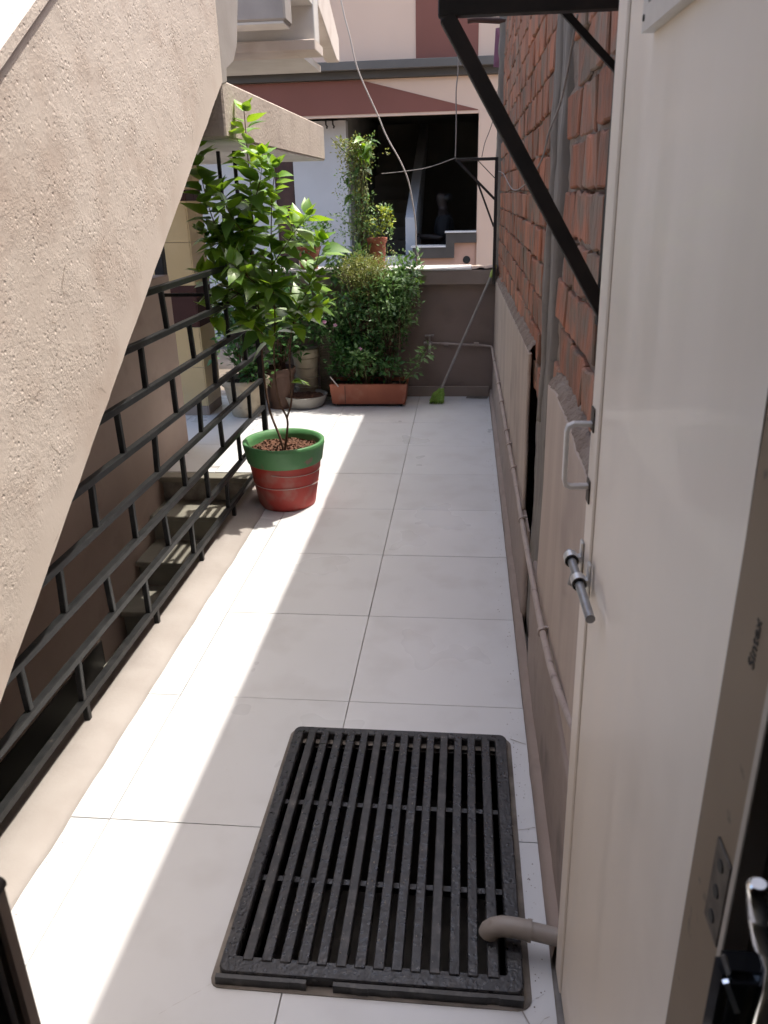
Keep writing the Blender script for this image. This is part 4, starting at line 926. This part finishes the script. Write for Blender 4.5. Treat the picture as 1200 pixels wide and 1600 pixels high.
S14 = up3((-1.09, 4.10, 1.22), (-1.17, 4.14, 1.30), (-1.26, 4.12, 1.40), (-1.33, 4.08, 1.46))
S15 = up3((-1.07, 4.08, 1.48), (-1.17, 4.02, 1.44), (-1.25, 3.97, 1.38))
S16 = up3((-0.96, 3.99, 1.15), (-1.05, 3.90, 1.24), (-1.12, 3.84, 1.32))
branches = [(S14, .003), (S15, .003), (S16, .003)][:0] + [(S1, .0075), (S2, .007), (S3, .006), (S4, .0045), (S5, .0035), (S6, .0035), (S7, .0035), (S8, .003), (S9, .003), (S10, .003), (S11, .003), (S12, .003), (S13, .003), (S14, .003), (S15, .003), (S16, .003)]
stm = MB()
LM = [leaf_mesh(1.0, w_, f, d, M[mn]) for w_, f, d, mn in ((0.60, .35, .22, 'leaf'), (0.56, .2, .12, 'leaf'), (0.64, .45, .35, 'leaf'), (0.58, .3, .2, 'leafy'), (0.52, .25, .05, 'leafy'), (0.68, .2, .3, 'leaf'), (0.62, .1, .45, 'leaf2'))]
leaves = []
for bi, (Sx, r) in enumerate(branches):
    cp = catmull(Sx, 8); n_ = len(cp)
    stm.tube(cp, [r * (1 - 0.75 * i / n_) for i in range(n_)], 7)
    main = bi < 3; acc = 0.0; ang = rnd(0, 6.28); 
    for i in range(1, n_):
        acc += (cp[i] - cp[i - 1]).length
        if main and cp[i].z < 0.93: acc = 0.0; continue
        step = 0.030 if main else 0.027
        while acc > step:
            acc -= step; ang += 2.4 + rnd(-.5, .5); t = i / n_
            d = (cp[i] - cp[i - 1]).normalized()
            for s_ in (0, 1):
                az = ang + math.pi * s_ + rnd(-.3, .3)
                side = Vector((math.cos(az), math.sin(az), 0)); side -= d * side.dot(d)
                dirv = side.normalized() * 0.85 + d * rnd(.15, .5) + Vector((0, 0, rnd(-.15, .25)))
                L_ = rnd(0.095, 0.155) * (0.75 if t > 0.85 else 1.0)
                leaves.append((cp[i] + side.normalized() * 0.012, dirv, L_, t))
    # tip leaves
    for s_ in range(4):
        dv_ = (cp[-1] - cp[-3]).normalized(); az = rnd(0, 6.28)
        leaves.append((cp[-1], dv_ * 0.7 + Vector((math.cos(az), math.sin(az), rnd(-.1, .5))) * 0.6, rnd(0.05, 0.095), 1.0))
for s_ in range(5):     # low tuft on the right stem
    az = -0.9 + s_ * 0.45
    leaves.append((Vector((-0.905, 4.05, 0.70)), Vector((math.cos(az), math.sin(az) * 0.8, 0.15 - .1 * s_)), rnd(.07, .11), 0.9))
stm.build('stem', M['stem'], pp)
random.shuffle(leaves); extra = leaves[298:]; leaves = leaves[:298]
xb = MB()
for (p_, d, L_, t) in extra:
    me = random.choice(LM); m3 = orient(d, roll=rnd(-.6, .6)); xb.cur = 1 if t > .75 else 0
    xb.add([p_ + m3 @ (v.co * L_) for v in me.vertices], [tuple(p.vertices) for p in me.polygons], True)
tag(xb.build('small_leaves', [M['leaf'], M['leafy']], pp), kind='stuff')
for (p_, d, L_, t) in leaves:
    me = random.choice(LM[3:5] + LM[:2]) if t > 0.75 else random.choice(LM)
    o = link('leaf', me, pp)
    mt = orient(d, roll=rnd(-.6, .6)).to_4x4()
    o.matrix_local = Matrix.Translation(p_ - ORG[pp]) @ mt @ Matrix.Diagonal((L_, L_, L_, 1))
NLEAF = len(leaves)

# --- joined small-leaf foliage
def foliage(name, centre_pts, n_per, spread, size, mats_, parent, flat=0.5, upb=0.2):
    """clumps of small pointed leaves around twig points"""
    b = MB()
    for (c_, mi) in centre_pts:
        c_ = Vector(c_); b.cur = mi
        for i in range(n_per):
            o_ = Vector((random.gauss(0, 1), random.gauss(0, 1), random.gauss(0, 1))) * spread
            p_ = c_ + o_; d = (o_.normalized() + Vector((rnd(-.6, .6), rnd(-.6, .6), rnd(-.3, .5) + upb))).normalized()
            L_ = size * rnd(.65, 1.3); m3 = orient(d, roll=rnd(-.9, .9))
            q = [(0, 0, 0), (-.26, .42, .07), (.26, .42, .07), (0, 1, -.1), (0, .45, 0)]
            b.add([p_ + m3 @ (Vector(v) * L_) for v in q], [(0, 4, 1), (0, 2, 4), (1, 4, 3), (4, 2, 3)])
    o = b.build(name, mats_, parent); o['kind'] = 'stuff'; return o
def shrub(base, centre, rad, ntw, mi=(0,), jitter=0.3):
    """twig end points filling an ellipsoid, and the twig polylines"""
    pts = []; tw = []
    for i in range(ntw):
        v = Vector((random.gauss(0, 1), random.gauss(0, 1), random.gauss(0, 1))).normalized() * (rnd(.25, 1) ** .5)
        lump = 1 + jitter * nz(v.x * 2.1 + centre[0] * 3, v.y * 2.1, v.z * 2.1 + 7)
        e = Vector(centre) + Vector((v.x * rad[0], v.y * rad[1], v.z * rad[2])) * lump
        b0 = Vector(base) + Vector((rnd(-.03, .03), rnd(-.03, .03), 0)); m_ = (b0 + e) / 2 + Vector((rnd(-.03, .03), rnd(-.03, .03), .03))
        tw.append([b0, m_, e]); pts.append((e, random.choice(mi)))
        if i % 2: pts.append(((m_ + e) / 2, random.choice(mi)))
    return pts, tw

# --- rectangular planter with its bush
pl = thing('planter_box', (-0.77, 6.3, 0), 'long terracotta planter box with a dense mixed green bush', 'planter')
def taper_box(b, x0, x1, y0, y1, z0, z1, ins, t):
    o = [(x0 + ins, y0 + ins, z0), (x1 - ins, y0 + ins, z0), (x1 - ins, y1 - ins, z0), (x0 + ins, y1 - ins, z0)]
    T = [(x0, y0, z1), (x1, y0, z1), (x1, y1, z1), (x0, y1, z1)]
    I = [(x0 + t, y0 + t, z1), (x1 - t, y0 + t, z1), (x1 - t, y1 - t, z1), (x0 + t, y1 - t, z1)]
    J = [(x0 + t + ins, y0 + t + ins, z0 + 0.1), (x1 - t - ins, y0 + t + ins, z0 + 0.1), (x1 - t - ins, y1 - t - ins, z0 + 0.1), (x0 + t + ins, y1 - t - ins, z0 + 0.1)]
    fs = [(3, 2, 1, 0)]
    for k in range(4):
        j = (k + 1) % 4; fs += [(k, j, 4 + j, 4 + k), (4 + k, 4 + j, 8 + j, 8 + k), (8 + k, 8 + j, 12 + j, 12 + k)]
    fs.append((12, 13, 14, 15)); b.add(o + T + I + J, fs); return b
bx = taper_box(MB(), -1.09, -0.455, 6.20, 6.47, 0.022, 0.192, 0.018, 0.014).build('box', M['terra'], pl, bevel=0.006, bseg=2)
MB().box(-0.963, -0.958, 6.198, 6.2015, 0.03, 0.18).build('seam', M['potbrown'], bx)
MB().box(-1.04, -0.50, 6.24, 6.43, 0.001, 0.0218).build('foot', M['ink'], pl)
MB().box(-1.068, -0.478, 6.222, 6.448, 0.125, 0.165).build('soil', M['soil2'], pl)
P1, T1 = shrub((-0.80, 6.34, 0.16), (-0.76, 6.36, 0.62), (0.30, 0.18, 0.40), 190, (0, 0, 1))
P2, T2 = shrub((-0.62, 6.34, 0.16), (-0.58, 6.32, 0.86), (0.21, 0.16, 0.22), 120, (0, 1, 1))
P3, T3 = shrub((-0.9, 6.34, 0.16), (-0.93, 6.32, 0.45), (0.15, 0.14, 0.22), 60, (0,))
foliage('foliage', P1 + P2 + P3, 13, 0.032, 0.042, [M['leaf2'], M['leaf4']], pl)
P4, T4 = shrub((-0.78, 6.36, 0.4), (-0.79, 6.36, 1.05), (0.20, 0.16, 0.11), 150, (0,))
foliage('olive_foliage', P4, 26, 0.026, 0.017, [M['leaf3']], pl)
tw = MB()
for t_ in (T1 + T2 + T3 + T4)[::3]: tw.tube(t_, [.005, .0035, .0018], 4, cap=False)
tw.build('stems', M['stem'], pl)
# pale flowering tuft and the sprig on the right
P5 = [((-0.80 + rnd(-.06, .07), 6.17 + rnd(-.04, .04), 0.40 + rnd(-.05, .08)), 0) for i in range(16)]
P5 += [((-0.47 + 0.19 * t + rnd(-.02, .02), 6.22 + rnd(-.02, .02), 0.22 + 0.26 * t + rnd(-.02, .02)), 0) for t in [i / 11 for i in range(12)]]
P5 += [((-0.60 + rnd(-.09, .09), 6.18 + rnd(-.03, .03), 0.36 + rnd(-.06, .06)), 1) for i in range(14)]
foliage('pale_leaves', P5, 7, 0.02, 0.05, [M['leaf4'], M['leaf2']], pl)
MB().tube([(-0.78, 6.3, .15), (-0.79, 6.2, .3), (-0.80, 6.16, .42)], .004, 5).build('sprig_stem', M['stemg'], pl)
MB().tube([(-.52, 6.3, .15), (-.47, 6.23, .22), (-.37, 6.21, .36), (-.28, 6.2, .5)], .0035, 5).build('sprig_stem', M['stemg'], pl)
def flower(c_, s_, parent, d=Vector((0, -1, .4))):
    b = MB(); m3 = orient(Vector((0, 0, 1)).cross(d).normalized() if d.z < .99 else Vector((1, 0, 0)), up=d)
    for k in range(5):
        rm = m3 @ Matrix.Rotation(k * 2 * math.pi / 5, 3, 'Z')
        b.add([Vector(c_) + rm @ (Vector(v) * s_) for v in ((0, 0, 0), (-.38, .55, .08), (-.2, .98, .02), (.2, .98, .02), (.38, .55, .08))], [(0, 1, 2, 3, 4)])
    return b.build('flower', M['flower'], parent)
flower((-0.815, 6.13, 0.49), 0.015, pl)
MB().tube([(-1.075, 6.19, 0.255), (-1.01, 6.185, 0.175)], 0.006, 6).build('stick', M['cable'], pl)
MB().tube([(-0.515, 6.24, 0.15), (-0.505, 6.22, 0.70)], 0.004, 6).build('stick', M['stem'], pl)

# --- climbing vine on a stake above the wall
vn = thing('climbing_vine', (-0.84, 6.72, 1.05), 'tall thin tangled vine climbing a stake above the low wall', 'vine')
MB().tube([(-0.85, 6.72, 1.052), (-0.84, 6.72, 1.5), (-0.83, 6.71, 2.0)], [.014, .012, .008], 7).build('stake', M['stem'], vn)
tv = MB()
for i in range(16):
    a0 = rnd(0, 6.28); tv.tube([(-0.84 + .05 * math.cos(a0 + t * 5), 6.72 + .05 * math.sin(a0 + t * 5), 1.06 + t * rnd(.8, .95)) for t in [j / 14 for j in range(15)]], .003, 4, cap=False)
tv.tube([(-0.88, 6.7, 1.86), (-0.98, 6.68, 1.95), (-1.06, 6.66, 2.03)], .003, 4).tube([(-0.88, 6.7, 1.93), (-0.95, 6.68, 2.0), (-1.0, 6.68, 2.01)], .003, 4)
tv.build('tendrils', M['stemg'], vn)
P6 = []
for i in range(270):
    z = rnd(1.10, 2.03); w_ = 0.06 + 0.075 * max(0, nz(z * 4.2, 3)) + (0.05 if z < 1.35 else 0)
    P6.append(((-0.845 + random.gauss(0, w_) + 0.03 * math.sin(z * 7) + (-.03 if 1.65 < z < 2.0 else 0.02), 6.70 + random.gauss(0, .05), z), random.choice((0, 0, 1, 2) if z > 1.62 else (0, 1, 1, 2))))
P6 += [((-0.95 + rnd(-.07, .06), 6.69 + rnd(-.03, .03), rnd(1.86, 2.02)), 0) for i in range(22)]
P6 += [((-0.99 + rnd(-.09, .06), 6.66 + rnd(-.03, .03), rnd(1.30, 1.48)), 1) for i in range(12)]
foliage('foliage', P6, 9, 0.02, 0.025, [M['leaf3'], M['leaf4'], M['leaf2']], vn)
BL_ = [leaf_mesh(1.0, w_, .25, .35, M[mn]) for w_, mn in ((.45, 'leafy'), (.5, 'leaf'), (.6, 'leaf2'))]
for i in range(44):
    z = rnd(1.08, 2.03)
    if i < 10: z = rnd(1.88, 2.06); p_ = Vector((-0.80 + rnd(-.05, .07), 6.68, z)); d = Vector((rnd(-.3, 1), rnd(-.5, 0), rnd(-1, .2))); me = BL_[0]; L_ = rnd(.10, .15)
    else: p_ = Vector((-0.84 + rnd(-.1, .1), 6.66 + rnd(-.03, .05), z)); d = Vector((rnd(-1, 1), rnd(-.7, .1), rnd(-.8, .3))); me = random.choice(BL_[1:]); L_ = rnd(.06, .10)
    o = link('leaf', me, vn); o.matrix_local = Matrix.Translation(p_ - ORG[vn]) @ orient(d, roll=rnd(-.6, .6)).to_4x4() @ Matrix.Diagonal((L_, L_, L_, 1))

def potthing(name, label, c_, r0, r1, h_, m, soil_m, group=None, lip=0.012, cat='pot'):
    t_ = thing(name, c_, label, cat, group)
    MB().lathe([(0, 0), (r0 * .97, 0), (r0, .006), (r0 + (r1 - r0) * .8, h_ * .8), (r1 * .985, h_ * .83), (r1 + lip * .5, h_ * .84), (r1 + lip, h_ * .985), (r1 + lip * .6, h_), (r1 - .008, h_), (r1 - .016, h_ * .80)], c_, 36, .012).build('pot', m, t_)
    MB().disc(r1 - .012, (c_[0], c_[1], c_[2] + h_ * .85), 28, .012, 5).build('soil', soil_m, t_)
    return t_
# --- small red pot on the wall with yellow-green succulent
rp = potthing('red_flower_pot', 'small red clay pot with yellow green plant on the low wall', (-0.725, 6.72, 1.053), 0.062, 0.076, 0.235, M['potsmall'], M['soil2'], cat='potted plant')
P7 = [((-0.71 + rnd(-.10, .12), 6.71 + rnd(-.07, .05), 1.30 + rnd(0, .22)), random.choice((0, 0, 1))) for i in range(34)]
foliage('foliage', P7, 7, .016, .030, [M['leaf4'], M['leafyel']], rp)
rs_ = MB()
for (p_, m_) in P7[::2]: rs_.tube([(-0.725 + rnd(-.03, .03), 6.72, 1.25), p_], .002, 4, cap=False)
rs_.build('stems', M['stemg'], rp)
P8 = [((-0.645 + rnd(-.02, .02), 6.66, 1.475 + rnd(-.02, .02)), 0) for i in range(5)] + [((-0.60 + rnd(-.015, .015), 6.66, 1.40 + rnd(-.01, .01)), 0) for i in range(3)] + [((-0.66, 6.66, 1.42), 0)] * 2
foliage('rosette', P8, 8, .012, .034, [M['leafyel']], rp)
op = potthing('orange_flower_pot', 'orange clay pot on the low wall half hidden by the shrub', (-1.295, 6.70, 1.053), 0.075, 0.095, 0.175, M['terra'], M['soil2'], cat='potted plant')
P9, T9 = shrub((-1.295, 6.70, 1.2), (-1.28, 6.68, 1.32), (.16, .10, .12), 34, (0, 1)); foliage('foliage', P9, 9, .025, .04, [M['leaf2'], M['leaf4']], op)
# plants spilling over the wall between the pots
sp_ = thing('spilling_plant', (-1.0, 6.6, 1.05), 'broad leaved trailing plant hanging over the low wall near the red pot', 'plant')
P10 = [((-0.95 + rnd(-.14, .14), 6.55 + rnd(-.05, .05), 1.06 + rnd(-.08, .14)), random.choice((0, 1))) for i in range(46)] + [((-0.50 + rnd(-.10, .12), 6.52 + rnd(-.03, .03), 1.04 + rnd(-.12, .10)), random.choice((0, 1))) for i in range(34)]
foliage('foliage', P10, 6, .028, .055, [M['leaf2'], M['leaf4']], sp_)
for i in range(36):
    p_ = Vector((rnd(-.58, -.38) if i < 14 else rnd(-1.1, -.8), 6.50, rnd(.92, 1.16))); d = Vector((rnd(-1, 1), rnd(-.8, 0), rnd(-.9, .5)))
    o = link('leaf', random.choice(BL_), sp_); L_ = rnd(.055, .09); o.matrix_local = Matrix.Translation(p_ - ORG[sp_]) @ orient(d, roll=rnd(-.6, .6)).to_4x4() @ Matrix.Diagonal((L_, L_, L_, 1))
# --- floor pots left of the planter
wpt = potthing('beige_pot', 'stained beige round pot with dark leaves behind the railing', (-1.72, 5.98, 0), 0.125, 0.185, 0.295, M['potwhite'], M['soil2'], cat='potted plant')
P11, T11 = shrub((-1.72, 5.98, .26), (-1.66, 6.0, .68), (.24, .22, .36), 80, (0, 0, 0)); foliage('foliage', P11, 9, .04, .065, [M['leaf2']], wpt)
tb = MB()
for t_ in T11[::3]: tb.tube(t_, [.006, .004, .002], 5, cap=False)
tb.build('stems', M['stem'], wpt)
brp = potthing('brown_pot', 'tall brown clay pot between the beige pot and the shallow bowl', (-1.50, 6.22, 0), 0.10, 0.125, 0.33, M['potbrown'], M['soil2'], cat='potted plant')
P12, T12 = shrub((-1.5, 6.22, .3), (-1.45, 6.3, .75), (.2, .18, .36), 60, (0,)); foliage('foliage', P12, 9, .04, .06, [M['leaf2']], brp)
tb = MB()
for t_ in T12[::3]: tb.tube(t_, [.006, .004, .002], 5, cap=False)
tb.build('stems', M['stem'], brp)
bwl = thing('shallow_bowl', (-1.305, 6.26, 0), 'shallow grey stone bowl of soil on the floor left of the planter', 'bowl')
MB().lathe([(0, 0), (.135, 0), (.155, .012), (.182, .085), (.190, .095), (.184, .100), (.170, .090), (.160, .065)], (-1.305, 6.26, 0), 44, .008).build('bowl', M['bowl'], bwl)
MB().disc(.168, (-1.305, 6.26, .078), 36, .03, 8).build('soil', M['soil'], bwl)
ut = potthing('ribbed_pot', 'ribbed beige pot with pink flowering plant behind the shallow bowl', (-1.325, 6.47, 0), 0.09, 0.105, 0.44, M['potwhite'], M['soil2'], cat='potted plant')
for z in (.12, .2, .28, .36): MB().tube([(-1.325 + (.093 + .03 * z) * math.cos(k * .2244), 6.47 + (.093 + .03 * z) * math.sin(k * .2244), z) for k in range(29)], .006, 5).build('rib', M['potwhite'], ut)
P13, T13 = shrub((-1.32, 6.45, .40), (-1.17, 6.36, .72), (.2, .12, .17), 80, (0, 0, 1)); foliage('foliage', P13, 8, .03, .045, [M['leaf2'], M['leaf4']], ut)
for c_ in ((-1.10, 6.2, .69), (-1.17, 6.2, .76), (-1.02, 6.22, .66)): flower(c_, .017, ut)
cg = thing('wire_cage', (-1.12, 6.5, 0), 'green brown wire mesh cylinder standing beside the planter', 'wire cage')
cm = MB(); cr = 0.085
for k in range(26):
    a_ = k * 2 * math.pi / 26; cm.tube([(-1.12 + cr * math.cos(a_), 6.49 + cr * math.sin(a_), 0.002), (-1.12 + cr * math.cos(a_), 6.49 + cr * math.sin(a_), .56)], .0014, 4, cap=False)
for j in range(26):
    z = .003 + j * .0222; cm.tube([(-1.12 + cr * math.cos(k * .2618), 6.49 + cr * math.sin(k * .2618), z) for k in range(25)], .0014, 4, cap=False)
cm.build('mesh', M['mesh'], cg)

# --- greenery beyond the fence
gb = thing('street_bush', (-3.1, 8.0, -0.12), 'sunlit bush seen through the chain link fence', 'bush')
P14, T14 = shrub((-3.1, 8.0, -.1), (-3.1, 8.0, .55), (.7, .35, .7), 150, (0, 1)); foliage('foliage', P14, 9, .06, .07, [M['leaf2'], M['leaf4']], gb)
tb = MB()
for t_ in T14[::5]: tb.tube(t_, [.012, .008, .003], 5, cap=False)
tb.build('stems', M['stem'], gb)
print('bricks', nb, 'leaves', NLEAF, len(extra))
